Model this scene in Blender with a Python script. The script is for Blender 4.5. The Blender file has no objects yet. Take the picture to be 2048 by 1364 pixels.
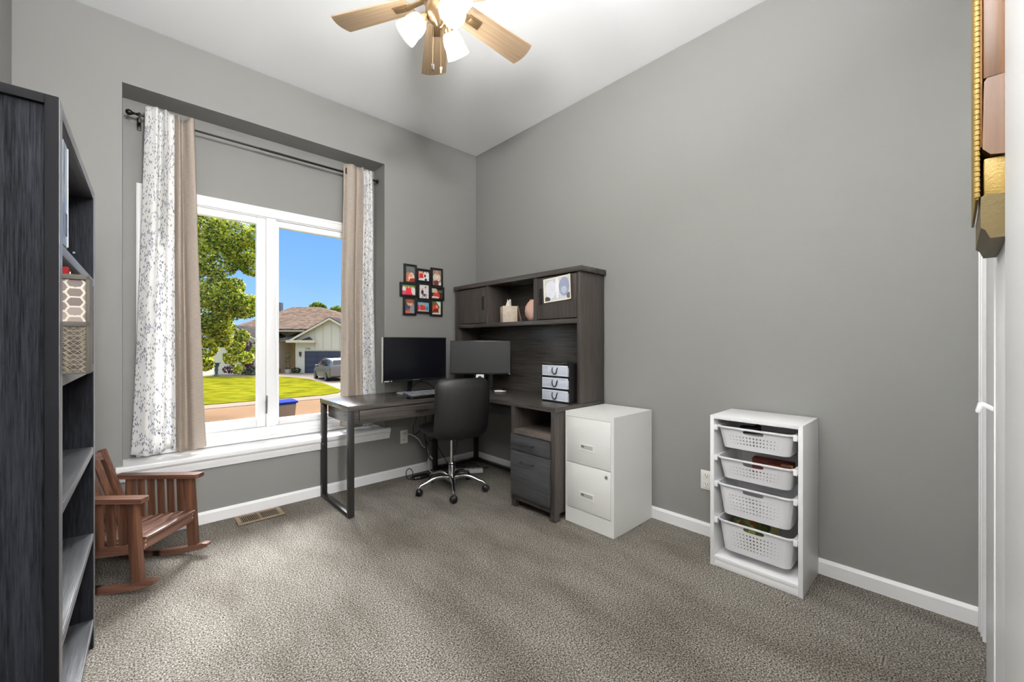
import bpy, bmesh, math, random
from mathutils import Vector, Matrix
random.seed(7)
S = bpy.context.scene
COL = S.collection
PI = math.pi

# ------------------------------------------------------------------ camera
FPX = 822.0
YAW = math.atan(763 / 822)
cam_d = bpy.data.cameras.new('camera')
cam = bpy.data.objects.new('camera', cam_d)
COL.objects.link(cam)
cam.location = (0, 0, 1.164)
cam.rotation_euler = (PI / 2, 0, -YAW)
cam_d.sensor_fit = 'HORIZONTAL'
cam_d.sensor_width = 36.0
cam_d.lens = FPX / 2048 * 36.0
cam_d.shift_y = 4 / 2048
cam_d.clip_start = 0.01
cam_d.clip_end = 500
S.camera = cam
FV = Vector((math.sin(YAW), math.cos(YAW)))      # street-side frame of the house across the road:
RV = Vector((math.cos(YAW), -math.sin(YAW)))     # it stands turned against the room

def UT(u, t, z):
    p = RV * u + FV * t
    return Vector((p.x, p.y, z))

# ------------------------------------------------------------------ view, world, sun
S.view_settings.view_transform = 'Standard'
S.view_settings.look = 'None'
S.view_settings.exposure = 0.13
S.view_settings.gamma = 1.0
S.view_settings.use_curve_mapping = False
S.cycles.use_denoising = True
S.cycles.max_bounces = 10
S.cycles.diffuse_bounces = 6
S.cycles.transparent_max_bounces = 16
S.cycles.sample_clamp_indirect = 12.0
S.cycles.caustics_reflective = False
S.cycles.caustics_refractive = False

W = bpy.data.worlds.new('world')
S.world = W
W.use_nodes = True
nt = W.node_tree
nt.nodes.clear()
wo = nt.nodes.new('ShaderNodeOutputWorld')
bg = nt.nodes.new('ShaderNodeBackground')
tc = nt.nodes.new('ShaderNodeTexCoord')
sx = nt.nodes.new('ShaderNodeSeparateXYZ')
rp = nt.nodes.new('ShaderNodeValToRGB')
nt.links.new(tc.outputs['Generated'], sx.inputs[0])
nt.links.new(sx.outputs['Z'], rp.inputs[0])
nt.links.new(bg.outputs[0], wo.inputs[0])
SKYK = 2.0
bg.inputs[1].default_value = SKYK
def skystop(p, c):
    e = rp.color_ramp.elements.new(p)
    e.color = (c[0] / SKYK, c[1] / SKYK, c[2] / SKYK, 1)
rp.color_ramp.elements[0].position = 0.0
rp.color_ramp.elements[0].color = (.42 / SKYK, .70 / SKYK, 1.0 / SKYK, 1)
rp.color_ramp.elements[1].position = 1.0
rp.color_ramp.elements[1].color = (1.5 / SKYK, 1.7 / SKYK, 2.0 / SKYK, 1)
skystop(.06, (.36, .64, 1.0))
skystop(.14, (.26, .54, 1.0))
skystop(.26, (.19, .45, .98))
skystop(.36, (.5, .8, 1.2))
skystop(.55, (1.3, 1.5, 1.8))

# bright sky patch added out of view to light the room through the window
SKY_FILL = 82.0
sky_fill_dir = Vector((.30, math.cos(math.radians(45)), math.sin(math.radians(45)))).normalized()
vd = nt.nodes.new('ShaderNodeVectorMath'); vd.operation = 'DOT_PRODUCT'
nt.links.new(tc.outputs['Generated'], vd.inputs[0]); vd.inputs[1].default_value = sky_fill_dir
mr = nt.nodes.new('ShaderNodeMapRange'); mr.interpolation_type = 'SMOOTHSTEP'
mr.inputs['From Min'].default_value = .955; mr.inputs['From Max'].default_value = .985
mr.inputs['To Min'].default_value = 0.0; mr.inputs['To Max'].default_value = SKY_FILL / SKYK
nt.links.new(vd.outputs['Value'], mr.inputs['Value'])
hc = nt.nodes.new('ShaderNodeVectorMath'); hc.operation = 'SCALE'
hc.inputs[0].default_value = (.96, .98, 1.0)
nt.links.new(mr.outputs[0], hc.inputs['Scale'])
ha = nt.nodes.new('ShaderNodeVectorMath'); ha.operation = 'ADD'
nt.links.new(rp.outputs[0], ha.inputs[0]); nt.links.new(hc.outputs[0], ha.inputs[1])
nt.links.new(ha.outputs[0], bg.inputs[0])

sun_d = bpy.data.lights.new('sun', 'SUN')
sun_d.energy = 2.6
sun_d.angle = math.radians(0.6)
sun_d.color = (1.0, .91, .75)
sun = bpy.data.objects.new('sun', sun_d)
COL.objects.link(sun)
sd = (RV * .90 + FV * .30).normalized()
sun_dir = Vector((sd.x, sd.y, math.tan(math.radians(38)))).normalized()
sun.rotation_euler = (-sun_dir).to_track_quat('-Z', 'Y').to_euler()
sun.location = (20, -10, 20)

FAN_POWER = 13.0      # the three bulbs of the ceiling fan
HALL_FILL_POWER = 300.0  # added hallway lamp, unseen fill
WALL_FILL_UP = 108.0
WALL_FILL_POWER = 98.0   # added fill lamp over the doorway, unseen behind the camera     # the hallway lamp is added as fill too

# ------------------------------------------------------------------ colours and materials
def lin(c):
    c = c / 255.0
    return c / 12.92 if c <= .04045 else ((c + .055) / 1.055) ** 2.4

def rgb(r, g, b):
    return (lin(r), lin(g), lin(b), 1)

def newmat(name):
    m = bpy.data.materials.new(name)
    m.use_nodes = True
    n = m.node_tree
    b = n.nodes['Principled BSDF']
    return m, n, b

def N(n, typ, **kw):
    x = n.nodes.new(typ)
    for k, v in kw.items():
        setattr(x, k, v)
    return x

def plain(name, c, rough=.5, metal=0.0, spec=.5, bump=0.0, bscale=200.0, vary=0.0, vscale=3.0, coat=0.0):
    m, n, b = newmat(name)
    b.inputs['Base Color'].default_value = c
    b.inputs['Roughness'].default_value = rough
    b.inputs['Metallic'].default_value = metal
    b.inputs['Specular IOR Level'].default_value = spec
    b.inputs['Coat Weight'].default_value = coat
    tcn = N(n, 'ShaderNodeTexCoord')
    if vary > 0:
        t = N(n, 'ShaderNodeTexNoise')
        t.inputs['Scale'].default_value = vscale
        t.inputs['Detail'].default_value = 4
        n.links.new(tcn.outputs['Object'], t.inputs['Vector'])
        r = N(n, 'ShaderNodeValToRGB')
        r.color_ramp.elements[0].position = .3
        r.color_ramp.elements[1].position = .7
        r.color_ramp.elements[0].color = (c[0] * (1 - vary), c[1] * (1 - vary), c[2] * (1 - vary), 1)
        r.color_ramp.elements[1].color = (min(1, c[0] * (1 + vary)), min(1, c[1] * (1 + vary)), min(1, c[2] * (1 + vary)), 1)
        n.links.new(t.outputs[0], r.inputs[0])
        n.links.new(r.outputs[0], b.inputs['Base Color'])
    if bump > 0:
        t = N(n, 'ShaderNodeTexNoise')
        t.inputs['Scale'].default_value = bscale
        t.inputs['Detail'].default_value = 3
        n.links.new(tcn.outputs['Object'], t.inputs['Vector'])
        bm_ = N(n, 'ShaderNodeBump')
        bm_.inputs['Strength'].default_value = bump
        bm_.inputs['Distance'].default_value = .002
        n.links.new(t.outputs[0], bm_.inputs['Height'])
        n.links.new(bm_.outputs[0], b.inputs['Normal'])
    return m

def wood(name, c1, c2, axis='X', fine=140.0, rough=.42, bump=.25, spec=.5, coarse=14.0, stretch=.03):
    """streaky grain running along one local axis"""
    m, n, b = newmat(name)
    tcn = N(n, 'ShaderNodeTexCoord')
    mp = N(n, 'ShaderNodeMapping')
    sc = [1, 1, 1]
    sc['XYZ'.index(axis)] = stretch
    mp.inputs['Scale'].default_value = sc
    n.links.new(tcn.outputs['Object'], mp.inputs['Vector'])
    t1 = N(n, 'ShaderNodeTexNoise')
    t1.inputs['Scale'].default_value = fine
    t1.inputs['Detail'].default_value = 5
    t1.inputs['Roughness'].default_value = .65
    t2 = N(n, 'ShaderNodeTexNoise')
    t2.inputs['Scale'].default_value = coarse
    t2.inputs['Detail'].default_value = 3
    t2.inputs['Distortion'].default_value = .6
    n.links.new(mp.outputs[0], t1.inputs['Vector'])
    n.links.new(mp.outputs[0], t2.inputs['Vector'])
    mx = N(n, 'ShaderNodeMath', operation='MULTIPLY_ADD')
    n.links.new(t1.outputs[0], mx.inputs[0])
    mx.inputs[1].default_value = .65
    md = N(n, 'ShaderNodeMath', operation='MULTIPLY')
    n.links.new(t2.outputs[0], md.inputs[0])
    md.inputs[1].default_value = .35
    n.links.new(md.outputs[0], mx.inputs[2])
    r = N(n, 'ShaderNodeValToRGB')
    r.color_ramp.elements[0].position = .36
    r.color_ramp.elements[1].position = .64
    r.color_ramp.elements[0].color = c1
    r.color_ramp.elements[1].color = c2
    n.links.new(mx.outputs[0], r.inputs[0])
    n.links.new(r.outputs[0], b.inputs['Base Color'])
    b.inputs['Roughness'].default_value = rough
    b.inputs['Specular IOR Level'].default_value = spec
    bm_ = N(n, 'ShaderNodeBump')
    bm_.inputs['Strength'].default_value = bump
    bm_.inputs['Distance'].default_value = .0012
    n.links.new(mx.outputs[0], bm_.inputs['Height'])
    n.links.new(bm_.outputs[0], b.inputs['Normal'])
    return m

def emit(name, c, s):
    m, n, b = newmat(name)
    b.inputs['Base Color'].default_value = (.8, .8, .8, 1)
    b.inputs['Emission Color'].default_value = c
    b.inputs['Emission Strength'].default_value = s
    return m

def carpet_mat():
    m, n, b = newmat('carpet_pile')
    tcn = N(n, 'ShaderNodeTexCoord')
    t1 = N(n, 'ShaderNodeTexNoise'); t1.inputs['Scale'].default_value = 165; t1.inputs['Detail'].default_value = 4; t1.inputs['Roughness'].default_value = .75
    t2 = N(n, 'ShaderNodeTexNoise'); t2.inputs['Scale'].default_value = 3.2; t2.inputs['Detail'].default_value = 4; t2.inputs['Roughness'].default_value = .62
    mp = N(n, 'ShaderNodeMapping'); mp.inputs['Scale'].default_value = (1, .4, 1); mp.inputs['Rotation'].default_value = (0, 0, -.75)
    n.links.new(tcn.outputs['Object'], t1.inputs['Vector'])
    n.links.new(tcn.outputs['Object'], mp.inputs['Vector'])
    n.links.new(mp.outputs[0], t2.inputs['Vector'])
    r = N(n, 'ShaderNodeValToRGB')
    e = r.color_ramp.elements
    e[0].position = .36; e[0].color = rgb(40, 34, 28)
    e[1].position = .64; e[1].color = rgb(252, 246, 236)
    k = e.new(.47); k.color = rgb(128, 121, 110)
    k = e.new(.54); k.color = rgb(196, 189, 178)
    r2 = N(n, 'ShaderNodeValToRGB')
    r2.color_ramp.elements[0].position = .36; r2.color_ramp.elements[0].color = (.44, .425, .41, 1)
    r2.color_ramp.elements[1].position = .62; r2.color_ramp.elements[1].color = (.68, .68, .68, 1)
    n.links.new(t1.outputs[0], r.inputs[0])
    n.links.new(t2.outputs[0], r2.inputs[0])
    mx = N(n, 'ShaderNodeMixRGB', blend_type='MULTIPLY'); mx.inputs[0].default_value = 1
    n.links.new(r.outputs[0], mx.inputs[1]); n.links.new(r2.outputs[0], mx.inputs[2])
    n.links.new(mx.outputs[0], b.inputs['Base Color'])
    b.inputs['Roughness'].default_value = .95
    b.inputs['Specular IOR Level'].default_value = .1
    bm_ = N(n, 'ShaderNodeBump'); bm_.inputs['Strength'].default_value = .9; bm_.inputs['Distance'].default_value = .008
    n.links.new(t1.outputs[0], bm_.inputs['Height'])
    n.links.new(bm_.outputs[0], b.inputs['Normal'])
    return m

def glass_mat(name, tint=(1, 1, 1, 1), gloss=.06):
    m, n, b = newmat(name)
    n.nodes.remove(b)
    out = n.nodes['Material Output']
    t = N(n, 'ShaderNodeBsdfTransparent'); t.inputs[0].default_value = tint
    g = N(n, 'ShaderNodeBsdfGlossy'); g.inputs['Roughness'].default_value = .02
    mx = N(n, 'ShaderNodeMixShader'); mx.inputs[0].default_value = gloss
    n.links.new(t.outputs[0], mx.inputs[1]); n.links.new(g.outputs[0], mx.inputs[2])
    n.links.new(mx.outputs[0], out.inputs['Surface'])
    return m

def frosted_mat(name, c, emission, trans=.45):
    m, n, b = newmat(name)
    out = n.nodes['Material Output']
    b.inputs['Base Color'].default_value = c
    b.inputs['Roughness'].default_value = .25
    b.inputs['Emission Color'].default_value = (1.0, .93, .80, 1)
    b.inputs['Emission Strength'].default_value = emission
    t = N(n, 'ShaderNodeBsdfTransparent')
    mx = N(n, 'ShaderNodeMixShader'); mx.inputs[0].default_value = trans
    n.links.new(b.outputs[0], mx.inputs[1]); n.links.new(t.outputs[0], mx.inputs[2])
    n.links.new(mx.outputs[0], out.inputs['Surface'])
    return m

def fabric_mat(name, c, floral=False):
    m, n, b = newmat(name)
    out = n.nodes['Material Output']
    b.inputs['Roughness'].default_value = .85
    b.inputs['Specular IOR Level'].default_value = .15
    uv = N(n, 'ShaderNodeUVMap')
    tr = N(n, 'ShaderNodeBsdfTranslucent')
    mxs = N(n, 'ShaderNodeMixShader'); mxs.inputs[0].default_value = .38 if floral else .12
    if floral:
        # small blue-grey blossoms gathered on pale twigs
        vo = N(n, 'ShaderNodeTexVoronoi'); vo.inputs['Scale'].default_value = 42
        nz = N(n, 'ShaderNodeTexNoise'); nz.inputs['Scale'].default_value = 7.0; nz.inputs['Detail'].default_value = 2
        pet = N(n, 'ShaderNodeTexNoise'); pet.inputs['Scale'].default_value = 160
        br = N(n, 'ShaderNodeTexVoronoi', feature='DISTANCE_TO_EDGE'); br.inputs['Scale'].default_value = 5.2
        wz = N(n, 'ShaderNodeTexNoise'); wz.inputs['Scale'].default_value = 9; wz.inputs['Detail'].default_value = 3
        wv = N(n, 'ShaderNodeMixRGB'); wv.inputs[0].default_value = .12
        for x in (vo, nz, pet, wz):
            n.links.new(uv.outputs[0], x.inputs['Vector'])
        n.links.new(uv.outputs[0], wv.inputs[1]); n.links.new(wz.outputs['Color'], wv.inputs[2])
        n.links.new(wv.outputs[0], br.inputs['Vector'])
        d = N(n, 'ShaderNodeMath', operation='MULTIPLY_ADD')      # ragged petal edge
        n.links.new(pet.outputs[0], d.inputs[0]); d.inputs[1].default_value = .35
        n.links.new(vo.outputs['Distance'], d.inputs[2])
        f = N(n, 'ShaderNodeMath', operation='LESS_THAN'); f.inputs[1].default_value = .50
        n.links.new(d.outputs[0], f.inputs[0])
        ce = N(n, 'ShaderNodeMath', operation='GREATER_THAN'); ce.inputs[1].default_value = .27
        n.links.new(d.outputs[0], ce.inputs[0])
        ring = N(n, 'ShaderNodeMath', operation='MULTIPLY'); n.links.new(f.outputs[0], ring.inputs[0]); n.links.new(ce.outputs[0], ring.inputs[1])
        ms = N(n, 'ShaderNodeMath', operation='GREATER_THAN'); ms.inputs[1].default_value = .42
        n.links.new(nz.outputs[0], ms.inputs[0])
        fl = N(n, 'ShaderNodeMath', operation='MULTIPLY'); n.links.new(ring.outputs[0], fl.inputs[0]); n.links.new(ms.outputs[0], fl.inputs[1])
        tw = N(n, 'ShaderNodeMath', operation='LESS_THAN'); tw.inputs[1].default_value = .013
        n.links.new(br.outputs['Distance'], tw.inputs[0])
        tm = N(n, 'ShaderNodeMath', operation='GREATER_THAN'); tm.inputs[1].default_value = .46
        n.links.new(nz.outputs[0], tm.inputs[0])
        tw2 = N(n, 'ShaderNodeMath', operation='MULTIPLY'); n.links.new(tw.outputs[0], tw2.inputs[0]); n.links.new(tm.outputs[0], tw2.inputs[1])
        m1 = N(n, 'ShaderNodeMixRGB'); m1.inputs[1].default_value = c; m1.inputs[2].default_value = rgb(200, 200, 208)
        n.links.new(tw2.outputs[0], m1.inputs[0])
        m2 = N(n, 'ShaderNodeMixRGB'); m2.inputs[2].default_value = rgb(146, 148, 166)
        n.links.new(fl.outputs[0], m2.inputs[0]); n.links.new(m1.outputs[0], m2.inputs[1])
        csrc = m2.outputs[0]
    else:
        wv = N(n, 'ShaderNodeTexNoise'); wv.inputs['Scale'].default_value = 60; wv.inputs['Detail'].default_value = 4
        mp = N(n, 'ShaderNodeMapping'); mp.inputs['Scale'].default_value = (.15, 6, 1)
        n.links.new(uv.outputs[0], mp.inputs['Vector']); n.links.new(mp.outputs[0], wv.inputs['Vector'])
        r = N(n, 'ShaderNodeValToRGB')
        r.color_ramp.elements[0].position = .3; r.color_ramp.elements[1].position = .7
        r.color_ramp.elements[0].color = (c[0] * .86, c[1] * .86, c[2] * .86, 1)
        r.color_ramp.elements[1].color = (c[0] * 1.12, c[1] * 1.12, c[2] * 1.12, 1)
        n.links.new(wv.outputs[0], r.inputs[0])
        csrc = r.outputs[0]
    n.links.new(csrc, b.inputs['Base Color']); n.links.new(csrc, tr.inputs[0])
    n.links.new(b.outputs[0], mxs.inputs[1]); n.links.new(tr.outputs[0], mxs.inputs[2])
    n.links.new(mxs.outputs[0], out.inputs['Surface'])
    return m

def attr_mat(name, rough=.6, translucent=0.0, spec=.3):
    m, n, b = newmat(name)
    a = N(n, 'ShaderNodeAttribute'); a.attribute_name = 'Col'
    n.links.new(a.outputs['Color'], b.inputs['Base Color'])
    b.inputs['Roughness'].default_value = rough
    b.inputs['Specular IOR Level'].default_value = spec
    if translucent:
        out = n.nodes['Material Output']
        t = N(n, 'ShaderNodeBsdfTranslucent')
        n.links.new(a.outputs['Color'], t.inputs[0])
        mx = N(n, 'ShaderNodeMixShader'); mx.inputs[0].default_value = translucent
        n.links.new(b.outputs[0], mx.inputs[1]); n.links.new(t.outputs[0], mx.inputs[2])
        n.links.new(mx.outputs[0], out.inputs['Surface'])
    return m

def ground_mat(name, c1, c2, scale, c3=None, big=.35, rough=.95):
    m, n, b = newmat(name)
    tcn = N(n, 'ShaderNodeTexCoord')
    t1 = N(n, 'ShaderNodeTexNoise'); t1.inputs['Scale'].default_value = scale; t1.inputs['Detail'].default_value = 5; t1.inputs['Roughness'].default_value = .7
    t2 = N(n, 'ShaderNodeTexNoise'); t2.inputs['Scale'].default_value = big; t2.inputs['Detail'].default_value = 3
    n.links.new(tcn.outputs['Object'], t1.inputs['Vector']); n.links.new(tcn.outputs['Object'], t2.inputs['Vector'])
    ad = N(n, 'ShaderNodeMath', operation='ADD')
    n.links.new(t1.outputs[0], ad.inputs[0]); n.links.new(t2.outputs[0], ad.inputs[1])
    r = N(n, 'ShaderNodeValToRGB')
    sb = N(n, 'ShaderNodeMath', operation='MULTIPLY'); sb.inputs[1].default_value = .5
    n.links.new(ad.outputs[0], sb.inputs[0])
    r.color_ramp.elements[0].position = .38; r.color_ramp.elements[1].position = .62
    r.color_ramp.elements[0].color = c1; r.color_ramp.elements[1].color = c2
    n.links.new(sb.outputs[0], r.inputs[0])
    n.links.new(r.outputs[0], b.inputs['Base Color'])
    b.inputs['Roughness'].default_value = rough
    b.inputs['Specular IOR Level'].default_value = 0.0
    return m

def shingle_mat(name, c1, c2):
    m, n, b = newmat(name)
    tcn = N(n, 'ShaderNodeTexCoord')
    mp = N(n, 'ShaderNodeMapping'); mp.inputs['Scale'].default_value = (1.0, 1.0, 2.6); mp.inputs['Rotation'].default_value = (0, 0, YAW)
    n.links.new(tcn.outputs['Object'], mp.inputs['Vector'])
    t = N(n, 'ShaderNodeTexVoronoi'); t.inputs['Scale'].default_value = 3.0
    n.links.new(mp.outputs[0], t.inputs['Vector'])
    sp = N(n, 'ShaderNodeSeparateColor'); n.links.new(t.outputs['Color'], sp.inputs[0])
    mx = N(n, 'ShaderNodeMixRGB'); mx.inputs[1].default_value = c1; mx.inputs[2].default_value = c2
    n.links.new(sp.outputs[0], mx.inputs[0]); n.links.new(mx.outputs[0], b.inputs['Base Color'])
    b.inputs['Roughness'].default_value = .95
    b.inputs['Specular IOR Level'].default_value = 0.0
    return m

M = {}
M['wall'] = plain('wall_paint', rgb(137, 136, 133), .6, spec=.25, bump=.10, bscale=90)
M['ceiling'] = plain('ceiling_paint', rgb(240, 241, 242), .8, spec=.1, bump=.2, bscale=70)
M['trim'] = plain('white_trim_paint', rgb(242, 242, 242), .35, spec=.4)
M['carpet'] = carpet_mat()
M['frame'] = plain('white_vinyl', rgb(240, 240, 240), .35)
M['glass'] = glass_mat('window_glass', gloss=.006)
M['metal_dark'] = plain('dark_bronze', rgb(38, 30, 28), .35, metal=.6)
M['desk_x'] = wood('desk_laminate_x', rgb(48, 44, 41), rgb(80, 75, 70), 'X', rough=.27, bump=.2, spec=.7)
M['desk_y'] = wood('desk_laminate_y', rgb(48, 44, 41), rgb(80, 75, 70), 'Y', rough=.27, bump=.2, spec=.7)
M['desk_z'] = wood('desk_laminate_z', rgb(46, 41, 38), rgb(78, 71, 66), 'Z', rough=.45, bump=.35)
M['desk_dark'] = wood('pedestal_front_laminate', rgb(46, 46, 48), rgb(78, 78, 81), 'Y', rough=.42, bump=.35)
M['cubby'] = wood('cubby_edge_laminate', rgb(56, 49, 44), rgb(112, 103, 95), 'Y', fine=200, rough=.5, stretch=.2)
M['steel_black'] = plain('black_steel', rgb(46, 44, 43), .4, metal=.3)
M['handle_dark'] = plain('gunmetal_pull', rgb(90, 90, 92), .3, metal=.9)
M['black'] = plain('black_plastic', rgb(20, 20, 22), .4)
M['black_hole'] = plain('black_recess', rgb(10, 10, 10), .8)
M['screen'] = plain('screen_glass', rgb(14, 15, 20), .22, spec=.4)
M['screen_grey'] = plain('matte_screen', rgb(48, 48, 48), .45, spec=.4)
M['leather'] = plain('black_leatherette', rgb(20, 19, 19), .5, bump=.25, bscale=60, vary=.15, vscale=8)
M['leather_mat'] = plain('black_mesh_cloth', rgb(24, 23, 22), .55, bump=.3, bscale=300)
M['chrome'] = plain('chrome', rgb(215, 215, 215), .16, metal=1.0)
M['cab_white'] = plain('white_enamel_steel', rgb(238, 238, 234), .35, spec=.4, bump=.05, bscale=300)
M['cab_line'] = plain('cabinet_shadow_gap', rgb(70, 70, 68), .8)
M['lam_white'] = plain('white_melamine', rgb(242, 242, 242), .32)
M['basket'] = plain('white_plastic', rgb(233, 233, 235), .38, spec=.4)
M['outlet'] = plain('outlet_plastic', rgb(236, 234, 228), .4)
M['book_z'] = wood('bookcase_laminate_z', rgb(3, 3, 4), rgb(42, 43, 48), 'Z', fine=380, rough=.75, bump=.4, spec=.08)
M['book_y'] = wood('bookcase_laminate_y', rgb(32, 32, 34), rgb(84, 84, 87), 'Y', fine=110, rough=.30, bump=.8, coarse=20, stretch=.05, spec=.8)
M['book_edge'] = plain('bookcase_edge_band', rgb(66, 66, 70), .55, spec=1.0, coat=1.0)
M['book_edge'].node_tree.nodes['Principled BSDF'].inputs['Coat Roughness'].default_value = .50
M['book_side'] = plain('bookcase_frame_laminate', rgb(22, 22, 24), .75, spec=.08)
M['rocker'] = wood('acacia_wood', rgb(66, 40, 30), rgb(126, 88, 70), 'X', fine=60, rough=.33, bump=.1, coarse=10)
M['rocker_y'] = wood('acacia_wood_cross', rgb(76, 50, 40), rgb(140, 104, 88), 'Y', fine=60, rough=.3, bump=.1, coarse=10)
M['rocker_z'] = wood('acacia_wood_upright', rgb(62, 37, 26), rgb(118, 80, 60), 'Z', fine=60, rough=.35, bump=.1, coarse=10)
M['blade'] = wood('oak_fan_blade', rgb(124, 104, 82), rgb(160, 138, 112), 'X', fine=60, rough=.45, bump=.1, coarse=9)
M['blade_edge'] = plain('blade_edge', rgb(96, 78, 60), .6)
M['brass'] = plain('antique_brass', rgb(150, 124, 92), .32, metal=.8)
M['shade'] = frosted_mat('frosted_lamp_glass', rgb(250, 246, 238), .16, .45)
M['cord'] = plain('black_cord', rgb(16, 16, 16), .5)
M['cord_white'] = plain('white_cord', rgb(214, 214, 212), .5)
M['vent'] = plain('tan_register_metal', rgb(146, 128, 102), .45, metal=.2)
M['floral'] = fabric_mat('floral_curtain_cloth', rgb(250, 249, 247), True)
M['taupe'] = fabric_mat('taupe_curtain_cloth', rgb(176, 164, 152))
M['print'] = attr_mat('printed_paper', .5)
M['leaf'] = attr_mat('tree_leaf', .5, .5)
M['bark'] = plain('tree_bark', rgb(92, 78, 62), .9, vary=.3, vscale=9)
M['gold'] = plain('gold_paint', rgb(150, 124, 62), .5, metal=.2, bump=.5, bscale=240)
M['gold_dark'] = plain('aged_gold', rgb(92, 78, 42), .5, metal=.3, bump=.3, bscale=120)
M['plaque'] = wood('plaque_wood', rgb(72, 46, 22), rgb(102, 68, 36), 'Z', fine=70, rough=.45, bump=.15)
M['plaque_in'] = plain('plaque_inlay', rgb(128, 80, 24), .5)

# ------------------------------------------------------------------ mesh builder
class MB:
    def __init__(self):
        self.bm = bmesh.new()

    def box(self, x0, x1, y0, y1, z0, z1, bev=0.0, mat=None, seg=2):
        g = bmesh.ops.create_cube(self.bm, size=1.0)
        vs = g['verts']
        bmesh.ops.scale(self.bm, vec=(abs(x1 - x0), abs(y1 - y0), abs(z1 - z0)), verts=vs)
        bmesh.ops.translate(self.bm, vec=((x0 + x1) / 2, (y0 + y1) / 2, (z0 + z1) / 2), verts=vs)
        if bev > 0:
            es = list({e for v in vs for e in v.link_edges})
            r = bmesh.ops.bevel(self.bm, geom=es, offset=bev, segments=seg, profile=.5, affect='EDGES')
            vs = list({v for f in r['faces'] for v in f.verts} | {v for v in vs if v.is_valid})
        if mat is not None:
            bmesh.ops.transform(self.bm, matrix=mat, verts=vs)
        return vs

    def bar(self, p0, p1, w, h, up=(0, 0, 1), bev=0.0):
        """rectangular bar from p0 to p1; w across, h along the up direction"""
        p0, p1 = Vector(p0), Vector(p1)
        d = p1 - p0
        L = d.length
        x = d.normalized()
        upv = Vector(up)
        y = upv.cross(x)
        if y.length < 1e-6:
            y = Vector((0, 1, 0)).cross(x)
        y.normalize()
        z = x.cross(y)
        m = Matrix(((x.x, y.x, z.x, p0.x), (x.y, y.y, z.y, p0.y), (x.z, y.z, z.z, p0.z), (0, 0, 0, 1)))
        return self.box(0, L, -w / 2, w / 2, -h / 2, h / 2, bev, m)

    def tube(self, pts, r, n=8, caps=True):
        pts = [Vector(p) for p in pts]
        rs = r if isinstance(r, (list, tuple)) else [r] * len(pts)
        rings = []
        ref = None
        for i, p in enumerate(pts):
            a = pts[max(0, i - 1)]
            b = pts[min(len(pts) - 1, i + 1)]
            t = (b - a).normalized()
            if ref is None:
                ref = Vector((0, 0, 1)) if abs(t.z) < .9 else Vector((1, 0, 0))
            u = (ref - t * ref.dot(t)).normalized()
            ref = u
            v = t.cross(u)
            rings.append([self.bm.verts.new(p + u * (rs[i] * math.cos(2 * PI * k / n)) + v * (rs[i] * math.sin(2 * PI * k / n))) for k in range(n)])
        for i in range(len(rings) - 1):
            for k in range(n):
                self.bm.faces.new((rings[i][k], rings[i][(k + 1) % n], rings[i + 1][(k + 1) % n], rings[i + 1][k]))
        if caps:
            self.bm.faces.new(rings[0][::-1])
            self.bm.faces.new(rings[-1])
        return [v for q in rings for v in q]

    def cyl(self, p0, p1, r0, r1=None, n=20):
        return self.tube([p0, p1], [r0, r0 if r1 is None else r1], n)

    def lathe(self, prof, n=24, mat=None, close=False):
        rings = []
        vs = []
        for r, z in prof:
            if r < 1e-5:
                v = self.bm.verts.new((0, 0, z)); rings.append([v]); vs.append(v)
            else:
                q = [self.bm.verts.new((r * math.cos(2 * PI * k / n), r * math.sin(2 * PI * k / n), z)) for k in range(n)]
                rings.append(q); vs += q
        for a, b in zip(rings, rings[1:]):
            for k in range(n):
                if len(a) == 1 and len(b) == 1:
                    continue
                if len(a) == 1:
                    self.bm.faces.new((a[0], b[(k + 1) % n], b[k]))
                elif len(b) == 1:
                    self.bm.faces.new((a[k], a[(k + 1) % n], b[0]))
                else:
                    self.bm.faces.new((a[k], a[(k + 1) % n], b[(k + 1) % n], b[k]))
        if mat is not None:
            bmesh.ops.transform(self.bm, matrix=mat, verts=vs)
        return vs

    def prism(self, pts, d, mat=None):
        """extrude a closed list of 3-D points by vector d"""
        d = Vector(d)
        a = [self.bm.verts.new(p) for p in pts]
        b = [self.bm.verts.new(Vector(p) + d) for p in pts]
        self.bm.faces.new(a)
        self.bm.faces.new(b[::-1])
        k = len(pts)
        for i in range(k):
            self.bm.faces.new((a[i], b[i], b[(i + 1) % k], a[(i + 1) % k]))
        if mat is not None:
            bmesh.ops.transform(self.bm, matrix=mat, verts=a + b)
        return a + b

    def poly(self, pts):
        self.bm.faces.new([self.bm.verts.new(p) for p in pts])

    def grid(self, fn, nu, nv, uvfn=None):
        vv = [[self.bm.verts.new(fn(i / nu, j / nv)) for j in range(nv + 1)] for i in range(nu + 1)]
        lay = self.bm.loops.layers.uv.verify() if uvfn else None
        for i in range(nu):
            for j in range(nv):
                f = self.bm.faces.new((vv[i][j], vv[i + 1][j], vv[i + 1][j + 1], vv[i][j + 1]))
                if uvfn:
                    for l, (a, b) in zip(f.loops, ((i, j), (i + 1, j), (i + 1, j + 1), (i, j + 1))):
                        l[lay].uv = uvfn(a / nu, b / nv)
        return vv

    def build(self, name, mat, parent=None, smooth=0.0, solid=0.0, fixn=True):
        if fixn:
            bmesh.ops.recalc_face_normals(self.bm, faces=self.bm.faces)
        me = bpy.data.meshes.new(name)
        self.bm.to_mesh(me)
        self.bm.free()
        me.materials.append(mat)
        if smooth > 0:
            me.polygons.foreach_set('use_smooth', [True] * len(me.polygons))
            me.set_sharp_from_angle(angle=math.radians(smooth))
        o = bpy.data.objects.new(name, me)
        COL.objects.link(o)
        if parent is not None:
            o.parent = parent
        if solid:
            md = o.modifiers.new('thickness', 'SOLIDIFY')
            md.thickness = solid
            md.offset = 0
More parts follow.
